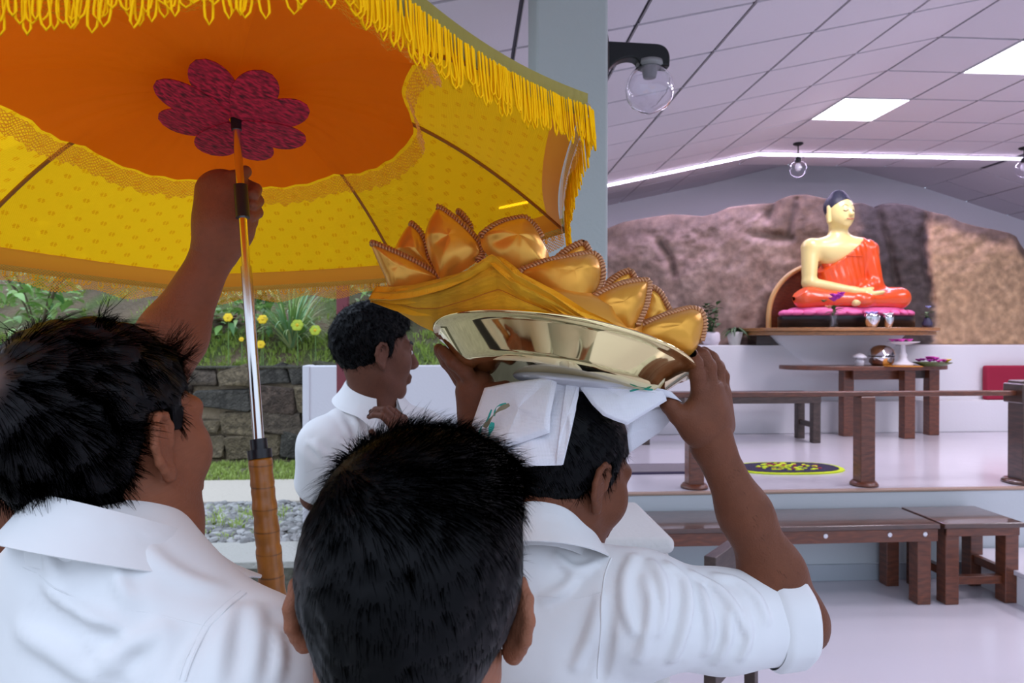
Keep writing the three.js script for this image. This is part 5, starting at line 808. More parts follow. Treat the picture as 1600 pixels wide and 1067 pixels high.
// ---------------------------------------------------------------- man with short black hair, seen from behind
{
  const C = V(645, 942, 0.585), q = Q(facing(0.05, -1), 0.1, 0.06), s = 1.06, H = headFrame(C, q, s), N = v3(C.x - 0.005, C.y - 0.215, C.z + 0.045);
  const o = thing('person', 'man with short black hair seen from behind, between umbrella grip and dish bearer', 'person', v3(C.x, GY, C.z));
  const T = torso(N, facing(0.05, -1), { w: 0.9 }); T.N = N;
  const body = [skinCol(sdfMesh(headPrims(H, q, s, { neck: N, ear: 0.5, earSize: 0.9 }), 0.0032), [0.27, 0.105, 0.058])];
  const arms = []; for (const m of [-1, 1]) { arms.push(cap(T.loc(m * 0.18, -0.09, 0), T.loc(m * 0.23, -0.36, 0.02), 0.045, 0.038, 0.02), cap(T.loc(m * 0.23, -0.36, 0.02), T.loc(m * 0.2, -0.58, 0.1), 0.038, 0.026, 0.02)); const h = hand(T.loc(m * 0.2, -0.6, 0.11), v3(0, -1, 0), v3(0, 0, 1).applyQuaternion(T.q), v3(m, 0, 0).applyQuaternion(T.q)); arms.push(...h.prims); }
  body.push(skinCol(sdfMesh([...arms, ...feet(T, GY)], 0.008), [0.26, 0.105, 0.058]));
  part(o, 'body', body, skinMat());
  const line = (x, y, z) => z > 0.012 ? hairline()(x, y, z) : lerp(-0.135, 0.03, smooth(-0.03, 0.012, z - 0.25 * Math.max(0, Math.abs(x) - 0.05)));
  const g = hairShell(H, q, s, { th: 0.01, top: 1.5, line, rough: 0.003, extra: [ell(H(0, -0.045, -0.04), [0.046 * s, 0.1 * s, 0.066 * s], q, 0.03), ell(H(-0.03, 0.1, 0.0), [0.05, 0.03, 0.06], q, 0.04)] });
  const wh = H(0.055, 0.115, -0.06), inv = q.clone().invert();
  const st = strands(g, 42000, { mess: 0.09, bend: 0.9, seg: 3, fall: 0.25, flow: (P, n) => {
    const l = P.clone().sub(C).applyQuaternion(inv).divideScalar(s), top = smooth(0.05, 0.11, l.y), back = 1 - top; const away = P.clone().sub(wh); away.addScaledVector(n, -away.dot(n)).normalize(); const swirl = v3().crossVectors(n, away).multiplyScalar(0.5 * top);
    const d = away.multiplyScalar(0.3 + 0.9 * top).add(v3(0, -1.1 * back, 0)).add(swirl).add(v3(fbm(P.x * 40, P.y * 40, P.z * 40, 2), fbm(P.x * 40 + 9, P.y * 40, P.z * 40, 2), fbm(P.x * 40, P.y * 40 + 9, P.z * 40, 2)).multiplyScalar(1.2)); d.addScaledVector(n, -d.dot(n)).normalize();
    const tone = R(), c = tone < 0.08 ? [0.018, 0.022, 0.028] : tone < 0.5 ? [0.005, 0.006, 0.008] : [0.0025, 0.0025, 0.0035];
    return [d, lerp(0.02, 0.03, top), lerp(0.1, 0.6, top * top), 0.00026, c]; } });
  hairBase(g); part(o, 'hair', [g, st], hairMat, 'short thick black hair');
  const shirt = [...T.prims]; for (const m of [-1, 1]) shirt.push(cap(T.loc(m * 0.165, -0.085, 0), T.loc(m * 0.225, -0.33, 0.02), 0.064, 0.06, 0.04));
  const sg = sdfMesh(shirt, 0.01, (d, x, y, z) => d + 0.006 * fbm(x * 9, y * 5, z * 9, 3)); part(o, 'shirt', sg, shirtMat(WHITE));
  part(o, 'collar', collar(N.clone().add(v3(0, 0.012, 0)), T.q, {}), shirtMat(WHITE)); wrapSkirt(o, T, GY, shirtMat(WHITE));
}
// ---------------------------------------------------------------- man holding the umbrella
{
  const D = 0.75, C = V(174, 688, D), q = Q(facing(0.44, -0.9), -0.12, -0.08), s = 0.98, H = headFrame(C, q, s), N = v3(C.x + 0.03, 1.385, -(D - 0.005));
  const o = thing('person', 'man with wavy greying hair in a white shirt holding up the yellow umbrella', 'person', v3(N.x, GY, N.z));
  const yaw = facing(0.5, -0.86), T = torso(N, yaw, { w: 1.0, drop: 0.035 }); T.N = N;
  const sk = [0.25, 0.088, 0.045];
  const body = [skinCol(sdfMesh(headPrims(H, q, s, { neck: N.clone().add(v3(0.005, -0.01, 0)) }), 0.0035), sk)];
  // raised arm and the hand round the pole
  const dn = UPOLE.clone().sub(UH).normalize(), L = UPOLE.distanceTo(UH), grab = UH.clone().addScaledVector(dn, L * 0.3);
  const shL = T.loc(-0.18, -0.115, 0.0), elL = V(232, 600, 1.02), wrL = V(336, 392, 1.03);
  const up = dn.clone().multiplyScalar(-1);
  const toward = v3(0.86, 0.0, -0.5).normalize();              // across the palm, from the wrist side to the pole
  const Fd = v3(0.42, 0.82, -0.36).normalize(), Pn = v3(0.75, -0.12, 0.55), Sd = v3();
  Pn.addScaledVector(Fd, -Pn.dot(Fd)).normalize(); Sd.crossVectors(Pn, Fd).normalize(); if (Sd.y < 0) Sd.negate();
  const hL = (() => { // fist drawn joint by joint: back of the hand beside the pole, fingers passing behind it, tips showing beyond it
    const P = (px, py, d) => V(px, py, d + 0.045), Lp = [], nails = [];
    Lp.push(cap(wrL, P(348, 350, 0.985), 0.029, 0.03, 0.02), cap(P(350, 350, 0.985), P(346, 300, 0.99), 0.032, 0.03, 0.03), cap(P(362, 352, 0.982), P(364, 305, 0.99), 0.024, 0.024, 0.03), cap(P(338, 340, 0.99), P(334, 302, 0.995), 0.022, 0.018, 0.03));
    const fg = [[P(340, 289, 1.0), P(366, 281, 1.018), P(399, 296, 0.995), P(396, 304, 0.975)], [P(334, 303, 1.002), P(364, 304, 1.022), P(402, 314, 0.997), P(394, 320, 0.975)], [P(335, 318, 1.002), P(364, 322, 1.02), P(401, 332, 0.995), P(391, 338, 0.975)], [P(340, 334, 0.998), P(364, 340, 1.012), P(394, 347, 0.992), P(387, 350, 0.978)]];
    fg.forEach((c, i) => { const r = [0.0115, 0.0105, 0.0095, 0.0085].map((x) => x * (i === 3 ? 0.88 : 1)); for (let k = 0; k < 3; k++) Lp.push(cap(c[k], c[k + 1], r[k], r[k + 1], 0.0025)); });
    Lp.push(cap(P(356, 345, 0.98), P(360, 300, 0.97), 0.019, 0.014, 0.016), cap(P(360, 300, 0.97), P(366, 280, 0.975), 0.0135, 0.0115, 0.006), cap(P(366, 280, 0.975), P(384, 268, 0.992), 0.0115, 0.009, 0.005));
    return Lp;
  })();
  body.push(skinCol(sdfMesh([cap(V(345, 372, 1.03), wrL, 0.029, 0.028, 0.01), ...hL], 0.003), sk));
  body.push(skinCol(sdfMesh([cap(shL, elL, 0.048, 0.042, 0.02), cap(elL, elL.clone().lerp(wrL, 0.35), 0.041, 0.043, 0.03), cap(elL.clone().lerp(wrL, 0.35), wrL, 0.043, 0.027, 0.03), cap(wrL, V(346, 365, 1.03), 0.027, 0.029, 0.02)], 0.005), sk));
  // other arm: bent, the fist round the grip
  const shR = T.loc(0.175, -0.115, 0), gd = UGRIP.clone().sub(UPOLE).normalize(), gp = UPOLE.clone().addScaledVector(gd, 0.235), elR = T.loc(0.2, -0.31, 0.14), wrR = gp.clone().add(v3(-0.03, -0.085, 0.045));
  const fist = [cap(wrR, gp.clone().add(v3(0.012, -0.03, 0.035)), 0.027, 0.027, 0.02), cap(gp.clone().add(v3(0.014, -0.045, 0.03)), gp.clone().add(v3(0.02, 0.02, 0.025)), 0.02, 0.017, 0.02)];
  for (let i = 0; i < 4; i++) { const y = 0.03 - i * 0.02; const c = [v3(0.024, y, 0.022), v3(0.018, y - 0.003, -0.026), v3(-0.022, y - 0.004, -0.02), v3(-0.024, y - 0.004, 0.006)].map((w) => gp.clone().addScaledVector(gd, 0).add(w)); for (let k = 0; k < 3; k++) fist.push(cap(c[k], c[k + 1], 0.0105 - k * 0.001, 0.0095 - k * 0.001, 0.005)); }
  fist.push(cap(gp.clone().add(v3(0.016, -0.02, 0.034)), gp.clone().add(v3(0.004, 0.025, 0.034)), 0.015, 0.012, 0.012), cap(gp.clone().add(v3(0.004, 0.025, 0.034)), gp.clone().add(v3(-0.018, 0.045, 0.02)), 0.0115, 0.0095, 0.005));
  body.push(skinCol(sdfMesh(fist, 0.0035), sk), skinCol(sdfMesh([cap(shR, elR, 0.045, 0.042, 0.02), cap(elR, wrR, 0.041, 0.027, 0.02), ...feet(T, GY)], 0.007), sk));
  part(o, 'body', body, skinMat());
  // hair: wavy, thinning at the crown
  const line = (x, y, z) => { const b = z > 0.03 ? hairline({ front: 0.085 })(x, y, z) : z > -0.012 ? 0.03 : lerp(-0.085 + 0.075 * smooth(0.0, 0.07, x), 0.03, smooth(-0.05, -0.012, z)); return Math.abs(x) > 0.045 && z > 0.012 && z < 0.035 ? Math.min(b, 0.004) : b; };
  const inv = q.clone().invert(), wh = H(-0.005, 0.085, -0.11), toL = (P) => P.clone().sub(C).applyQuaternion(inv).divideScalar(s);
  const g = hairShell(H, q, s, { th: 0.011, top: 1.0, line, rough: 0.006, extra: [ell(H(0, -0.035, -0.035), [0.056 * s, 0.08 * s, 0.058 * s], q, 0.03)] });
  const st = strands(g, 26000, { mess: 0.035, bend: 1.3, seg: 6, curl: 0.2, fall: 0.4, flow: (P, n) => {
    const l = toL(P), away = P.clone().sub(wh), dist = away.length(); if (dist < 0.02 && R() < 0.6) return null; away.addScaledVector(n, -away.dot(n)).normalize(); const sw = v3().crossVectors(n, away).multiplyScalar(0.6 * Math.exp(-dist * 14));
    if (Math.abs(l.x) > 0.05 && l.z > -0.03 && l.z < 0.03 && l.y < 0.04) return null; const d = away.add(sw).add(v3(0, -0.5, 0)).add(v3(fbm(P.x * 26, P.y * 26, P.z * 26, 2), fbm(P.x * 26 + 9, P.y * 26, P.z * 26, 2), fbm(P.x * 26, P.y * 26 + 9, P.z * 26, 2)).multiplyScalar(2.6)); d.addScaledVector(n, -d.dot(n)).normalize(); const low = smooth(0.0, -0.06, l.y);
    const t = R(), grey = smooth(0.02, -0.06, l.y) * 0.14 + 0.05, c = t < grey * 0.7 ? [0.16, 0.17, 0.19] : t < 0.4 ? [0.012, 0.011, 0.012] : [0.005, 0.0045, 0.005];
    const near = Math.abs(l.x) > 0.045 && l.z > -0.05 && l.y < 0.08; return [d, near ? 0.017 : lerp(0.04, 0.024, low), lerp(0.065, 0.18, low), 0.0003, c]; } });
  const bald = H(-0.005, 0.082, -0.112); paint(g, (x, y, z) => { const d = Math.hypot(x - bald.x, y - bald.y, z - bald.z), k = (1 - smooth(0.012, 0.034, d)) * (0.6 + 0.9 * fbm(x * 60, y * 60, z * 60, 2)); return [lerp(0.009, 0.13, clamp(k, 0, 1)), lerp(0.008, 0.075, clamp(k, 0, 1)), lerp(0.009, 0.06, clamp(k, 0, 1))]; });
  part(o, 'hair', [g, st], hairMat, 'wavy black hair with grey strands');
  // shirt
  const base = [...T.prims, cap(shR, shR.clone().lerp(elR, 0.85), 0.066, 0.06, 0.05), cap(shL, shL.clone().lerp(elL, 0.55), 0.066, 0.055, 0.05), ell(T.loc(0, -0.03, -0.055), [0.1, 0.06, 0.05], T.q, 0.06)];
  const fo = folds(field(base), [[[[70, 785], [74, 830], [84, 880], [98, 915]], 0.009, 0.011], [[[100, 800], [96, 850], [94, 890]], -0.007, 0.009], [[[60, 905], [85, 930], [140, 965], [190, 985]], 0.006, 0.009], [[[30, 985], [80, 1015], [130, 1050], [160, 1066]], 0.007, 0.012], [[[365, 950], [348, 1000], [338, 1066]], 0.006, 0.009], [[[398, 950], [402, 1005], [394, 1064]], 0.007, 0.01], [[[250, 985], [200, 1010], [150, 1055]], 0.006, 0.01], [[[432, 985], [437, 1030], [430, 1066]], 0.006, 0.008], [[[225, 850], [255, 880], [300, 905], [340, 915]], 0.004, 0.01], [[[180, 870], [185, 905], [200, 938]], 0.004, 0.008], [[[300, 985], [275, 1025], [262, 1064]], -0.005, 0.01], [[[120, 1000], [150, 1020], [210, 1064]], 0.004, 0.01]]);
  const sg = sdfMesh(base, 0.0055, (d, x, y, z) => d + 0.004 * fbm(x * 8 + 3, y * 6, z * 8, 3) - 1.4 * fo(x, y, z)), sf = sg.userData.f, sm = shirtMat(WHITE);
  const sh = part(o, 'shirt', sg, sm, 'white long-sleeved shirt');
  part(sh, 'yoke_seam', seamLine(sf, [[34, 886], [65, 902], [92, 922], [155, 943], [241, 959], [327, 979]]), seamM); part(sh, 'armhole_seam', seamLine(sf, [[384, 926], [350, 955], [327, 979], [305, 1020], [289, 1064]], 0.0014), seamM); part(sh, 'stitch_line', seamLine(sf, [[376, 922], [342, 950], [318, 976], [296, 1018], [280, 1062]], 0.0006), seamM);
  part(sh, 'collar', collar(N.clone().add(v3(0.004, 0.0, 0.004)), T.q.clone().multiply(Q(0, 0.1, 0.0)), { rx: 0.074, rz: 0.08, h: 0.034, dn: 0.042, spread: 0.34, point: 0.008, open: 0.35, up: 0.012, lean: -0.022, flare: 0.62 }), sm, 'turned-down shirt collar');
  wrapSkirt(o, T, GY, shirtMat(WHITE));
}
// ---------------------------------------------------------------- grey-haired man at the edge behind the umbrella bearer
{
  const D = 1.1, C = V(-6, 724, D), q = Q(facing(0.8, -0.6), -0.05, 0), s = 1.0, H = headFrame(C, q, s), N = v3(C.x - 0.02, C.y - 0.185, C.z + 0.02);
  const o = thing('person', 'grey-haired man in a dark waistcoat half hidden behind the umbrella bearer', 'person', v3(N.x, GY, N.z));
  const T = torso(N, facing(0.6, -0.8)); T.N = N;
  const arms = []; for (const m of [-1, 1]) { arms.push(cap(T.loc(m * 0.18, -0.09, 0), T.loc(m * 0.22, -0.36, 0.02), 0.045, 0.038, 0.02), cap(T.loc(m * 0.22, -0.36, 0.02), T.loc(m * 0.2, -0.58, 0.08), 0.038, 0.026, 0.02), ...hand(T.loc(m * 0.2, -0.6, 0.09), v3(0, -1, 0), v3(0, 0, 1).applyQuaternion(T.q), v3(m, 0, 0).applyQuaternion(T.q)).prims); }
  const hb = skinCol(sdfMesh(headPrims(H, q, s, { neck: N }), 0.004), [0.24, 0.1, 0.06]);
  part(o, 'body', [hb, skinCol(sdfMesh([...arms, ...feet(T, GY)], 0.009), [0.24, 0.1, 0.06])], skinMat());
  const g = hairShell(H, q, s, { th: 0.008, line: hairline({ nape: -0.07, burn: 0.02 }), rough: 0.003, cell: 0.006 });
  const fl = (P, n) => { const d = v3(0, -1, 0); d.addScaledVector(n, -d.dot(n)).normalize(); const t = R(); return [d, 0.022, 0.25, 0.0006, t < 0.6 ? [0.36, 0.36, 0.36] : [0.08, 0.08, 0.085]]; };
  paint(g, () => [0.2, 0.2, 0.2]); part(o, 'hair', [g, strands(g, 4000, { flow: fl })], hairMat, 'short grey hair');
  const beard = sdfMesh([cap(H(-0.06, -0.05, 0.0), H(-0.03, -0.108, 0.05), 0.017, 0.016, 0.02), cap(H(0.06, -0.05, 0.0), H(0.03, -0.108, 0.05), 0.017, 0.016, 0.02)], 0.005); 
  part(o, 'beard', strands(beard, 1600, { flow: (P, n) => { const d = v3(0, -1, 0); d.addScaledVector(n, -d.dot(n)).normalize(); return [d, 0.008, 0.5, 0.0004, R() < 0.7 ? [0.5, 0.5, 0.5] : [0.1, 0.1, 0.1]]; } }), hairMat, 'short grey stubble');
  const sp = [...T.prims]; for (const m of [-1, 1]) sp.push(cap(T.loc(m * 0.165, -0.085, 0), T.loc(m * 0.22, -0.34, 0.02), 0.064, 0.06, 0.04));
  part(o, 'shirt', sdfMesh(sp, 0.011, (d, x, y, z) => d + 0.005 * fbm(x * 9, y * 5, z * 9, 3)), shirtMat(WHITE));
  part(o, 'waistcoat', sdfMesh(T.prims, 0.011, (d, x, y, z) => Math.max(d - 0.009, y - (N.y - 0.012))), mat({ rgb: [0.012, 0.014, 0.024], roughness: 0.85 }), 'dark navy waistcoat');
  part(o, 'collar', collar(N.clone().add(v3(0, 0.012, 0)), T.q, { open: 0.4 }), shirtMat(WHITE)); wrapSkirt(o, T, GY, shirtMat(WHITE));
}
// ---------------------------------------------------------------- man looking away beside the white wall
{
  const D = 2.05, C = V(588, 550, D), q = Q(facing(0.93, -0.36), 0.0, 0.02), s = 1.1, H = headFrame(C, q, s), N = v3(C.x + 0.0, C.y - 0.155, C.z - 0.005);
  const o = thing('person', 'young man in a white polo shirt looking aside with a hand on his chest', 'person', v3(N.x, GY, N.z));
  const T = torso(N, facing(0.62, 0.78), { w: 1.02, drop: 0.03 }); T.N = N; T.N = N; const sk = [0.12, 0.047, 0.028];
  const shR = T.loc(0.175, -0.11, 0), elR = V(492, 775, 2.08), wr = V(634, 698, 1.9), Fd = V(626, 655, 1.87).sub(V(636, 688, 1.9)).normalize(), Pn = v3(-0.85, -0.1, -0.5); Pn.addScaledVector(Fd, -Pn.dot(Fd)).normalize(); const Sd = v3().crossVectors(Fd, Pn).normalize(); if (Sd.x > 0) Sd.negate();
  const h = hand(wr, Fd, Sd, Pn, { curl: [[0.6, 0.9, 0.5], [0.6, 1.0, 0.5], [0.65, 1.0, 0.5], [0.7, 1.0, 0.5]], s: 0.98 });
  const shL = T.loc(-0.175, -0.11, 0), elL = T.loc(-0.24, -0.36, 0.0), wl = T.loc(-0.22, -0.58, 0.06);
  const body = [skinCol(sdfMesh(headPrims(H, q, s, { neck: N }), 0.0045), sk), skinCol(sdfMesh(h.prims, 0.004), sk), skinCol(sdfMesh([cap(shR, elR, 0.044, 0.04, 0.02), cap(elR, wr, 0.039, 0.026, 0.02), cap(shL, elL, 0.044, 0.04, 0.02), cap(elL, wl, 0.039, 0.026, 0.02), ...hand(wl, v3(0, -1, 0), v3(0, 0, 1).applyQuaternion(T.q), v3(-1, 0, 0).applyQuaternion(T.q)).prims, ...feet(T, GY)], 0.008), sk), ...h.nails.map((n) => nailCol(nailGeo(n)))];
  part(o, 'body', body, skinMat());
  for (const m of [-1, 1]) { const e = part(o, 'eye', ball(H(m * 0.032, -0.001, 0.0815), 0.0115, 0.0095, 0.0105, 14), mat({ rgb: [0.7, 0.66, 0.62], roughness: 0.2 })); part(e, 'iris', ball(H(m * 0.032, -0.001, 0.0895), 0.0055, 0.0055, 0.0035, 12), mat({ rgb: [0.02, 0.012, 0.008], roughness: 0.15 })); part(o, 'eyebrow', tube([0, 0.5, 1].map((t) => H(m * lerp(0.014, 0.055, t), 0.022 + 0.006 * Math.sin(Math.PI * t), 0.096 - 0.02 * t)), 0.0035, 10, 6), hairMat0()); }
  const g = hairShell(H, q, s, { th: 0.009, top: 1.5, line: hairline({ front: 0.062, burn: 0.012, nape: -0.085 }), rough: 0.006, extra: [ell(H(0, 0.08, 0.04), [0.06, 0.04, 0.055], q, 0.03)] });
  hairBase(g); part(o, 'hair', [g, strands(g, 7000, { mess: 0.3, seg: 4, curl: 0.5, flow: (P, n) => { const l = P.clone().sub(C); const d = v3(0.3, -0.6, 0.2); d.addScaledVector(n, -d.dot(n)).normalize(); return [d, 0.02, 0.35, 0.0006, R() < 0.3 ? [0.02, 0.02, 0.022] : [0.008, 0.008, 0.009]]; } })], hairMat, 'thick black hair');
  const sp = [...T.prims, cap(shR, shR.clone().lerp(elR, 0.68), 0.066, 0.066, 0.05), cap(shL, shL.clone().lerp(elL, 0.6), 0.066, 0.066, 0.05)], f0 = field(sp);
  const fo = folds(f0, [[[[495, 650], [530, 690], [565, 722]], 0.01, 0.013], [[[545, 620], [558, 660], [575, 705]], 0.01, 0.012], [[[475, 662], [492, 690], [506, 718]], 0.009, 0.011], [[[640, 625], [636, 645], [628, 662]], 0.008, 0.01], [[[520, 640], [545, 680], [590, 720]], 0.008, 0.011], [[[480, 690], [500, 705], [515, 712]], 0.007, 0.009]]);
  const sg = sdfMesh(sp, 0.008, (d, x, y, z) => d + 0.004 * fbm(x * 9, y * 6, z * 9, 3) - 1.4 * fo(x, y, z)), sm = shirtMat(WHITE);
  const sh = part(o, 'shirt', sg, sm, 'white polo shirt'); part(sh, 'collar', collar(N.clone().add(v3(0, 0.024, 0)), T.q, { rx: 0.078, rz: 0.082, open: 0.45, dn: 0.055, h: 0.034, point: 0.03 }), sm);
  const pl = []; for (let i = 0; i < 3; i++) { const c = settle(sg.userData.f, T.loc(0, -0.09 - i * 0.06, 0.14), 0.001); pl.push(ball(c, 0.006, 0.006, 0.006, 10)); } pl.forEach((b) => part(sh, 'button', b, M.white));
  wrapSkirt(o, T, GY, shirtMat(WHITE));
}
function hairMat0() { return mat({ rgb: [0.01, 0.01, 0.01], roughness: 0.7 }); }
// ================================================================ DISH BEARER, TRAY, LOTUS COVER, HEAD CLOTH
// a cushion between two skins from an outline given as [pixel x, pixel y, distance along the hall]
function puff(outline, front, back, o = {}) {
  const pts = outline.map(([x, y, d]) => V(x, y, d)), C = o.centre ? V(...o.centre) : pts.reduce((a, p) => a.add(p), v3(0, 0, 0)).multiplyScalar(1 / pts.length);
  const B = o.sharp ? (() => { const r = []; pts.forEach((p, i) => { const n = pts[(i + 1) % pts.length]; for (let k = 0; k < 6; k++) r.push(p.clone().lerp(n, k / 6)); }); return r; })() : new THREE.CatmullRomCurve3(pts, true, 'catmullrom', 0.35).getPoints(o.n ?? 48).slice(0, -1);
  const n = v3(0, 0, 0); B.forEach((p, i) => n.add(p.clone().sub(C).cross(B[(i + 1) % B.length].clone().sub(C)))); n.normalize(); if (n.dot(CP.clone().sub(C)) < 0) n.negate();
  const rings = o.rings ?? 10, pos = [], idx = [], m = B.length, uv = [];
  const skin = (sgn, h) => { const base = pos.length / 3; for (let r = 0; r <= rings; r++) for (let i = 0; i < m; i++) { const t = r / rings, p = C.clone().lerp(B[i], t), b = h * Math.pow(Math.max(0, 1 - t * t), o.pow ?? 0.6) + (o.wrinkle ?? 0) * fbm(p.x * 28, p.y * 28, p.z * 28, 3) * (1 - t * t); p.addScaledVector(n, sgn * b); pos.push(p.x, p.y, p.z); uv.push(p.x, p.y); }
    for (let r = 0; r < rings; r++) for (let i = 0; i < m; i++) { const a = base + r * m + i, b = base + r * m + (i + 1) % m; idx.push(a, a + m, b + m, a, b + m, b); } };
  skin(1, front); skin(-1, back);
  const g = new THREE.BufferGeometry(); g.setAttribute('position', new THREE.Float32BufferAttribute(pos, 3)); g.setAttribute('uv', new THREE.Float32BufferAttribute(uv, 2)); g.setIndex(idx); g.computeVertexNormals(); g.userData.B = B; g.userData.n = n; return g;
}
function braid(B, r = 0.0042, turns = 60) { const c = new THREE.CatmullRomCurve3(B), L = c.getLength(), n = Math.max(40, Math.round(L * 1100)), fr = c.computeFrenetFrames(n), out = []; for (const ph of [0, Math.PI]) { const P = []; for (let i = 0; i <= n; i++) { const p = c.getPointAt(i / n), a = ph + i / n * L * 620; P.push(p.addScaledVector(fr.normals[i], Math.cos(a) * r * 0.8).addScaledVector(fr.binormals[i], Math.sin(a) * r * 0.8)); } out.push(new THREE.TubeGeometry(new THREE.CatmullRomCurve3(P), n * 1, r * 0.75, 4)); } return merge(out); }
function uvs(g) { const p = g.attributes.position, uv = g.attributes.uv; for (let i = 0; i < p.count; i++) uv.setXY(i, p.getX(i) + p.getZ(i) * 0.7, p.getY(i) + p.getZ(i) * 0.3); return g; }
// ---- brass tray
const TC = V(878, 552, 1.05), TRq = new THREE.Quaternion().setFromEuler(new THREE.Euler(-0.235, 0, -0.2, 'ZXY'));
{
  const o = thing('brass_tray', 'shiny round brass tray balanced on the folded white head cloth', 'tray', TC.clone());
  const g = lathe([[0, -0.043], [0.13, -0.043], [0.142, -0.041], [0.152, -0.035], [0.186, -0.006], [0.19, 0.0], [0.2, 0.003], [0.2025, 0.001], [0.2035, -0.0015], [0.2, -0.004], [0.194, -0.005], [0.1895, -0.009], [0.156, -0.04], [0.145, -0.0465], [0.13, -0.049], [0.126, -0.0475], [0, -0.0475]].reverse(), 120);
  const m = lpart(o, 'dish', g, mat({ rgb: [0.86, 0.71, 0.36], roughness: 0.06, metalness: 1 })); o.quaternion.copy(TRq);
}
// ---- satin lotus cover
{
  const o = thing('lotus_cover', 'gold satin lotus-petalled cover with braided edges resting in the brass tray', 'lotus cover', TC.clone());
  const satin = [mat({ rgb: [0.78, 0.4, 0.06], roughness: 0.3, metalness: 0.55, bumpMap: rep(foldT, 3), bumpScale: 0.004 }), mat({ rgb: [0.72, 0.34, 0.04], roughness: 0.33, metalness: 0.55, bumpMap: rep(foldT, 3), bumpScale: 0.004 })];
  const trim = mat({ rgb: [0.5, 0.24, 0.11], roughness: 0.4, metalness: 0.5 });
  const petal = (out, d, k, f = 0.022, from = 0, to = 1, o2 = {}) => { const g = puff(out.map((q) => [q[0], q[1], d + (q[2] ?? 0)]), f, 0.006, { wrinkle: 0.006, n: 56, ...o2 }); const B = g.userData.B, a = Math.floor(from * B.length), b = Math.ceil(to * B.length); const p = part(o, 'petal', g, satin[k]); part(p, 'braid', braid(B.slice(a, b).map((w) => w.clone().addScaledVector(g.userData.n, 0.005))), trim, 'copper-gold braided edge'); };
  petal([[714, 331], [724, 338], [735, 356], [728, 380], [712, 372], [708, 350]], 1.13, 1, 0.01, 0, 0.5);
  petal([[912, 380], [921, 398], [916, 420], [890, 425], [868, 410], [876, 398], [894, 386]], 1.12, 1, 0.012, 0.0, 1);
  petal([[984, 424], [992, 440], [990, 462], [966, 466], [944, 452], [952, 440], [969, 428]], 1.12, 1, 0.012, 0, 1);
  petal([[1016, 450], [1029, 457], [1040, 476], [1046, 492], [1030, 512], [1004, 508], [1006, 480]], 1.08, 0, 0.014, 0, 0.4);
  petal([[641, 350], [655, 361], [664, 378], [670, 404], [684, 432], [655, 424], [625, 400], [617, 388], [628, 366]], 1.11, 0, 0.024, 0, 0.5);
  petal([[580, 381], [600, 387], [630, 400], [660, 415], [690, 436], [655, 452], [614, 458], [600, 430], [588, 404]], 1.07, 0, 0.022, 0, 0.52);
  petal([[684, 326, 0.02], [704, 338, 0.01], [721, 352], [738, 368], [752, 386, -0.005], [753, 402, -0.01], [722, 424, -0.02], [691, 436, -0.02], [679, 420, -0.01], [669, 395], [664, 370], [670, 346, 0.01]], 1.06, 0, 0.03, 0, 0.45);
  petal([[751, 372], [768, 358], [790, 348, 0.01], [819, 343, 0.015], [836, 358, 0.01], [846, 375], [858, 400], [850, 428, -0.02], [811, 436, -0.02], [780, 412, -0.015], [756, 392]], 1.03, 0, 0.034, 0.0, 0.45);
  petal([[811, 429], [828, 420], [852, 411], [897, 403, 0.01], [924, 399, 0.015], [936, 408, 0.01], [940, 425], [938, 446], [928, 466, -0.01], [908, 488, -0.02], [880, 486, -0.02], [845, 460, -0.015]], 0.985, 1, 0.034, 0.0, 0.72);
  petal([[905, 484], [935, 461], [972, 446, 0.01], [1010, 441, 0.02], [1011, 458, 0.01], [1006, 482], [992, 512, -0.01], [976, 526, -0.015], [940, 520, -0.015], [915, 500, -0.01]], 0.965, 1, 0.03, 0.0, 0.6);
  petal([[984, 521], [1006, 508], [1040, 494, 0.01], [1077, 484, 0.02], [1093, 490, 0.02], [1098, 508, 0.015], [1092, 536, 0.005], [1078, 556, -0.005], [1040, 552, -0.01], [1000, 538, -0.01]], 0.98, 1, 0.032, 0.0, 0.6);
  // quilted yellow wrap with its pointed flap
  const top = [[583, 459, 1.1], [612, 458, 1.04], [645, 453, 1.0], [690, 440, 0.965], [730, 423, 0.94], [768, 398, 0.925], [800, 426, 0.905], [860, 461, 0.9], [905, 494, 0.9], [946, 515, 0.902], [1000, 545, 0.93]].map((q) => V(...q)), bot = [[588, 467, 1.11], [625, 489, 1.09], [655, 508, 1.075], [682, 519, 1.06], [735, 512, 0.97], [790, 508, 0.925], [830, 512, 0.91], [880, 522, 0.91], [920, 531, 0.915], [955, 541, 0.925], [1000, 556, 0.94]].map((q) => V(...q));
  const ct = new THREE.CatmullRomCurve3(top, false, 'catmullrom', 0.2), cb = new THREE.CatmullRomCurve3(bot, false, 'catmullrom', 0.2), seams = [0.17, 0.2, 0.52];
  const wrap = mat({ rgb: [0.9, 0.44, 0.006], roughness: 0.75, bumpMap: rep(grainT, 14), bumpScale: 0.002 });
  part(o, 'quilted_wrap', sheet(90, 48, (u, v) => { const a = ct.getPoint(u), b = cb.getPoint(u), p = a.lerp(b, v); let bul = 0; const cuts = [0, 0.17, 0.5, 1]; for (let i = 0; i < 3; i++) if (v >= cuts[i] && v <= cuts[i + 1]) { const t = (v - cuts[i]) / (cuts[i + 1] - cuts[i]); bul = (i === 0 ? 0.011 : 0.012) * Math.pow(Math.sin(Math.PI * t), 0.6); } p.z += bul; p.y += bul * 0.3; return p; }, -0.012), wrap, 'yellow quilted cloth flap');
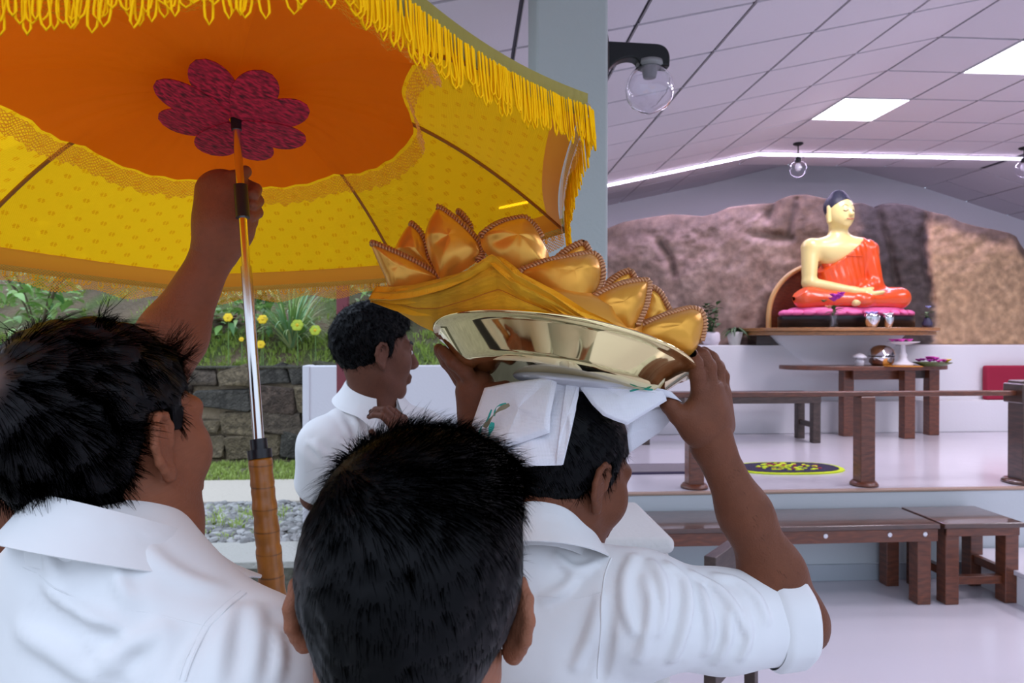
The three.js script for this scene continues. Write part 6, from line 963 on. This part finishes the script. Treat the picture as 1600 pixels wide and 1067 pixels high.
  for (const sv of [0.17, 0.5]) part(o, 'quilting_seam', tube(Array.from({ length: 40 }, (_, k) => { const u = k / 39; const p = ct.getPoint(u).lerp(cb.getPoint(u), sv); p.z += 0.001; return p; }), 0.0013, 80, 5), mat({ rgb: [0.5, 0.17, 0.003], roughness: 0.8 }));
  const inner = lathe([[0, -0.04], [0.12, -0.038], [0.15, 0.0], [0.14, 0.05], [0.09, 0.085], [0, 0.1]], 40).applyQuaternion(TRq).translate(TC.x - 0.01, TC.y, TC.z);
  part(o, 'inner_cushion', uvm(inner), satin[1]);
}
// ---- the man carrying the tray on his head
{
  const D = 1.05, C = V(887, 738, D), q = Q(facing(0.86, -0.5), 0.26, 0.02), s = 1.02, H = headFrame(C, q, s), N = V(850, 866, D + 0.0);
  const o = thing('person', 'man in a white shirt carrying the brass tray on his head with raised hands', 'person', v3(N.x, GY, N.z));
  const T = torso(N, facing(0.42, -0.9), { w: 0.98 }); T.N = N; const sk = [0.145, 0.05, 0.025];
  const shR = V(1000, 948, 0.97), elR = V(1240, 962, 1.01), wrR = V(1112, 694, 1.0);
  const arm = [cap(shR, elR, 0.048, 0.041, 0.02), cap(elR, elR.clone().lerp(wrR, 0.25), 0.039, 0.0425, 0.03), cap(elR.clone().lerp(wrR, 0.25), elR.clone().lerp(wrR, 0.6), 0.0425, 0.035, 0.03), cap(elR.clone().lerp(wrR, 0.6), wrR, 0.035, 0.0275, 0.03), cap(wrR, V(1108, 660, 1.0), 0.029, 0.03, 0.02), ell(V(1262, 985, 1.0), [0.025, 0.025, 0.025], null, 0.03)];
  const P = (x, y, d) => V(x, y, d), h = [];
  h.push(cap(P(1113, 700, 1.0), P(1106, 655, 1.0), 0.027, 0.028, 0.02), cap(P(1094, 660, 0.995), P(1097, 612, 0.99), 0.023, 0.016, 0.02), cap(P(1109, 655, 1.0), P(1111, 608, 1.0), 0.024, 0.017, 0.02), cap(P(1121, 660, 1.015), P(1121, 610, 1.02), 0.021, 0.015, 0.02), cap(P(1128, 665, 1.03), P(1128, 618, 1.035), 0.018, 0.014, 0.02), cap(P(1088, 672, 0.99), P(1074, 652, 0.985), 0.022, 0.018, 0.02));
  const nails = [];
  const fing = (c, r) => { for (let k = 0; k < c.length - 1; k++) h.push(cap(c[k], c[k + 1], r[k], r[k + 1], 0.005)); };
  fing([P(1093, 618, 0.985), P(1090, 586, 0.978), P(1087, 568, 0.976), P(1081, 553, 0.985)], [0.0125, 0.0115, 0.0105, 0.009]);
  fing([P(1108, 606, 0.995), P(1107, 573, 0.99), P(1098, 556, 0.993), P(1088, 548, 1.005)], [0.013, 0.0115, 0.0105, 0.009]);
  fing([P(1121, 606, 1.015), P(1121, 576, 1.012), P(1112, 560, 1.018), P(1100, 550, 1.03)], [0.0125, 0.011, 0.01, 0.009]);
  fing([P(1129, 615, 1.035), P(1129, 588, 1.035), P(1122, 572, 1.042), P(1112, 562, 1.05)], [0.011, 0.0098, 0.009, 0.008]);
  fing([P(1080, 668, 0.99), P(1060, 648, 0.985), P(1046, 632, 0.99), P(1034, 618, 1.0)], [0.019, 0.0145, 0.013, 0.01]);
  nails.push([P(1083, 556, 0.982), P(1080, 550, 0.99).sub(P(1087, 568, 0.976)).normalize(), v3(-0.35, 0.25, 0.9).normalize(), 0.009]);
  const wrL = V(748, 668, 1.08), elL = V(700, 860, 1.12), shL = T.loc(-0.175, -0.075, 0), g2 = [];
  g2.push(cap(V(752, 690, 1.085), wrL, 0.029, 0.028, 0.02), cap(wrL, P(738, 612, 1.07), 0.029, 0.027, 0.02), cap(P(752, 640, 1.075), P(752, 600, 1.07), 0.026, 0.02, 0.02), cap(P(744, 640, 1.07), P(770, 612, 1.04), 0.02, 0.014, 0.015), cap(P(770, 612, 1.04), P(790, 604, 1.03), 0.013, 0.01, 0.006));
  const fl = (c, r) => { for (let k = 0; k < c.length - 1; k++) g2.push(cap(c[k], c[k + 1], r[k], r[k + 1], 0.005)); };
  fl([P(748, 612, 1.06), P(728, 582, 1.05), P(708, 566, 1.055), P(692, 548, 1.07)], [0.0125, 0.0115, 0.0105, 0.009]); fl([P(740, 612, 1.075), P(720, 584, 1.07), P(700, 564, 1.078), P(686, 545, 1.09)], [0.0125, 0.0115, 0.0105, 0.009]); fl([P(736, 614, 1.09), P(716, 588, 1.09), P(698, 566, 1.1), P(686, 548, 1.11)], [0.012, 0.011, 0.01, 0.009]); fl([P(734, 618, 1.105), P(718, 594, 1.11), P(704, 574, 1.118), P(694, 556, 1.13)], [0.011, 0.01, 0.009, 0.008]);
  const body = [skinCol(sdfMesh(headPrims(H, q, s, { neck: N.clone().add(v3(0.01, -0.005, 0)), ear: 0.4 }), 0.0034), sk), skinCol(sdfMesh(h, 0.003), sk), skinCol(sdfMesh(g2, 0.0035), sk), skinCol(sdfMesh(arm, 0.0055, (d, x, y, z) => d + 0.0012 * fbm(x * 60, y * 30, z * 60, 2)), sk), skinCol(sdfMesh([cap(shL, elL, 0.048, 0.042, 0.02), cap(elL, wrL, 0.042, 0.028, 0.02), ...feet(T, GY)], 0.008), sk), ...nails.map((n) => nailCol(nailGeo(n)))];
  part(o, 'body', body, skinMat());
  const inv = q.clone().invert();
  // fine dark hair on the forearm
  { const ag = sdfMesh([cap(elR, elR.clone().lerp(wrR, 0.25), 0.039, 0.0425, 0.03), cap(elR.clone().lerp(wrR, 0.25), elR.clone().lerp(wrR, 0.6), 0.0425, 0.035, 0.03), cap(elR.clone().lerp(wrR, 0.6), wrR, 0.035, 0.0275, 0.03)], 0.008), ax = wrR.clone().sub(elR).normalize(); part(o, 'arm_hair', strands(ag, 1500, { mess: 0.35, seg: 3, flow: (Pp, n) => { const d = ax.clone().multiplyScalar(-0.6).add(v3(0.5, -0.5, 0)); d.addScaledVector(n, -d.dot(n)).normalize(); return [d, 0.012, 0.25, 0.00016, [0.01, 0.008, 0.007]]; } }), hairMat, 'fine dark forearm hair'); }
  const g = hairShell(H, q, s, { th: 0.011, line: hairline({ front: 0.07, over: 0.03, nape: -0.062, burn: 0.014 }), rough: 0.003 }); hairBase(g);
  part(o, 'hair', [g, strands(g, 15000, { mess: 0.14, seg: 3, flow: (Pp, n) => { const d = v3(0, -1, 0).add(v3(0.5, 0, -0.3)); d.addScaledVector(n, -d.dot(n)).normalize(); const l = Pp.clone().sub(C).applyQuaternion(inv), t = R(); return [d, 0.022, 0.14, 0.00032, l.y < -0.02 && t < 0.12 ? [0.12, 0.12, 0.12] : [0.009, 0.009, 0.01]]; } })], hairMat, 'short black hair');
  // shirt with rolled sleeves
  const cuff = V(1205, 967, 1.0);
  const base = [...T.prims, cap(shR, V(1120, 969, 0.985), 0.064, 0.066, 0.05), cap(V(1120, 969, 0.985), cuff, 0.066, 0.067, 0.04), cap(shL, shL.clone().lerp(elL, 0.7), 0.068, 0.064, 0.05), cap(T.loc(0.08, -0.06, -0.02), shR, 0.05, 0.058, 0.06)];
  const f0 = field(base), fo = folds(f0, [[[[1048, 882], [1070, 902], [1078, 930], [1076, 960], [1066, 1000], [1052, 1032]], 0.011, 0.009], [[[1097, 912], [1105, 945], [1112, 980], [1106, 1020]], 0.007, 0.008], [[[1118, 897], [1150, 905], [1182, 930], [1200, 968]], 0.008, 0.008], [[[1085, 893], [1120, 915], [1150, 950], [1165, 985]], 0.008, 0.008], [[[1022, 878], [1036, 905], [1040, 940], [1032, 990]], 0.007, 0.009], [[[990, 868], [976, 905], [978, 950], [990, 985]], 0.008, 0.009], [[[1010, 905], [1018, 940], [1012, 990], [1000, 1030]], 0.006, 0.009], [[[940, 935], [925, 985], [900, 1040]], 0.006, 0.009], [[[905, 890], [880, 920], [850, 935]], 0.005, 0.009], [[[1140, 955], [1138, 1000], [1120, 1035]], 0.006, 0.008], [[[1170, 955], [1172, 1000], [1160, 1030]], 0.005, 0.007], [[[870, 870], [900, 890], [930, 880]], 0.005, 0.008], [[[955, 940], [950, 1000], [940, 1060]], -0.005, 0.008]]);
  const sg = sdfMesh(base, 0.0055, (d, x, y, z) => d + 0.003 * fbm(x * 9, y * 7, z * 9, 3) - 1.7 * fo(x, y, z)), sm = shirtMat(WHITE);
  const sh = part(o, 'shirt', sg, sm, 'white shirt with rolled sleeves');
  const ax = elR.clone().sub(cuff).normalize();
  { const a = V(1192, 967, 1.0), b = V(1243, 962, 1.005), dir = b.clone().sub(a).normalize(), qa = new THREE.Quaternion().setFromUnitVectors(v3(0, 1, 0), dir); const L = a.distanceTo(b); part(sh, 'rolled_cuff', uvs(sheet(64, 12, (u, v) => { const an = u * 6.2832, r = (v < 0.12 ? lerp(0.068, 0.0735, v / 0.12) : v > 0.9 ? lerp(0.0745, 0.055, (v - 0.9) / 0.1) : 0.0738) + 0.0018 * Math.sin(an * 3 + v * 2) + 0.001 * Math.sin(an * 7); return v3(Math.cos(an) * r, Math.min(1, v / 0.93) * L, Math.sin(an) * r).applyQuaternion(qa).add(a); })), sm); part(sh, 'cuff_button', lathe([[0, 0.002], [0.005, 0.002], [0.006, 0], [0, 0]], 14).rotateX(1.2).translate(...V(1203, 1027, 0.955).toArray()), M.white); }
  part(sh, 'yoke_seam', seamLine(sg.userData.f, [[822, 930], [860, 932], [900, 935], [940, 925]]), seamM); part(sh, 'armhole_seam', seamLine(sg.userData.f, [[955, 872], [945, 900], [940, 940], [938, 1000], [934, 1060]], 0.0016), seamM);
  part(sh, 'collar', collar(N.clone().add(v3(0.002, 0.022, 0.0)), T.q.clone().multiply(Q(0.25, 0.28, 0)), { rx: 0.07, rz: 0.076, h: 0.03, dn: 0.055, point: 0.03, open: 0.4, up: 0.012 }), sm, 'turned-down shirt collar');
  wrapSkirt(o, T, GY, shirtMat(WHITE));
}
// ---- folded white cloth padding the head
{
  const o = thing('head_cloth', 'folded white cloth with a green print padding the bearer under the tray', 'cloth', V(900, 610, 1.03));
  const cm = mat({ rgb: [0.76, 0.75, 0.8], roughness: 0.85, bumpMap: rep(weaveT, 20), bumpScale: 0.0006, sheen: 0.1, sheenRoughness: 0.6 });
  const fold = (out, f, b, o2 = {}) => part(o, 'fold', puff(out, f, b, { sharp: true, pow: 0.18, wrinkle: 0.006, rings: 14, ...o2 }), cm);
  // top pad between head and tray
  part(o, 'pad', sheet(40, 10, (u, v) => { const a = u * 6.2832, r = 0.09 * Math.pow(Math.sin(Math.PI * clamp(v, 0.03, 0.97)), 0.5); return v3(Math.cos(a) * r * 1.15, lerp(0.02, -0.012, v), Math.sin(a) * r).applyQuaternion(Q(0, -0.1, -0.12)).add(V(905, 602, 1.04)); }), cm);
  fold([[757, 606, 1.03], [800, 598, 1.0], [850, 591, 0.985], [906, 583, 0.985], [904, 618, 0.965], [892, 670, 0.94], [878, 727, 0.925], [835, 728, 0.925], [793, 735, 0.94], [765, 700, 0.98], [737, 664, 1.02]], 0.005, 0.004);
  fold([[757, 606, 1.028], [800, 597, 0.993], [845, 591, 0.978], [872, 588, 0.975], [866, 618, 0.96], [860, 648, 0.945], [859, 676, 0.936], [820, 690, 0.945], [786, 700, 0.95], [760, 684, 0.99], [738, 662, 1.015]], 0.008, 0.003);
  fold([[906, 583, 0.985], [903, 600, 0.975], [900, 640, 0.958], [893, 672, 0.936], [880, 726, 0.921], [868, 727, 0.924], [872, 690, 0.935], [878, 640, 0.958], [884, 600, 0.978]], 0.006, 0.003);
  fold([[906, 583, 0.985], [930, 590, 0.975], [965, 600, 0.968], [1000, 606, 0.968], [1038, 611, 0.975], [1042, 626, 0.975], [1012, 644, 0.965], [980, 664, 0.955], [960, 657, 0.955], [942, 649, 0.955], [925, 632, 0.962], [907, 607, 0.972]], 0.007, 0.004);
  fold([[906, 583, 0.983], [935, 586, 0.972], [975, 597, 0.965], [1010, 602, 0.965], [1048, 611, 0.975], [1066, 628, 0.985], [1038, 616, 0.975], [1000, 612, 0.965], [960, 608, 0.962], [930, 602, 0.965]], 0.006, 0.003);
  fold([[985, 655, 1.0], [1010, 640, 1.0], [1034, 634, 1.01], [1052, 652, 1.03], [1030, 675, 1.03], [983, 707, 1.02], [980, 680, 1.0]], 0.004, 0.003);
  const teal = mat({ rgb: [0.02, 0.26, 0.2], roughness: 0.8 }), olive = mat({ rgb: [0.2, 0.16, 0.09], roughness: 0.8 });
  const print = (pts, w, m, d) => part(o, 'printed_motif', sheet(1, 12, (u, v) => { const c = new THREE.CatmullRomCurve3(pts.map((q) => V(q[0], q[1], q[2]))), p = c.getPoint(v), t = c.getTangent(v), sd = v3().crossVectors(t, v3(0, 0, 1)).normalize(); return p.addScaledVector(sd, (u - 0.5) * w * (0.6 + 0.4 * Math.sin(v * 9))); }, 0.0006), m, 'green printed motif');
  print([[796, 632, 0.953], [780, 640, 0.953], [766, 655, 0.962], [757, 668, 0.972]], 0.007, olive); print([[791, 630, 0.9525], [776, 636, 0.954], [772, 650, 0.958]], 0.003, teal); print([[768, 640, 0.958], [762, 655, 0.963], [752, 668, 0.975], [748, 680, 0.98]], 0.003, teal); print([[770, 660, 0.958], [764, 680, 0.962], [758, 694, 0.972]], 0.008, teal); print([[984, 611, 0.955], [1000, 608, 0.955], [1020, 609, 0.957]], 0.003, teal);
}
renderer.render(scene, camera);
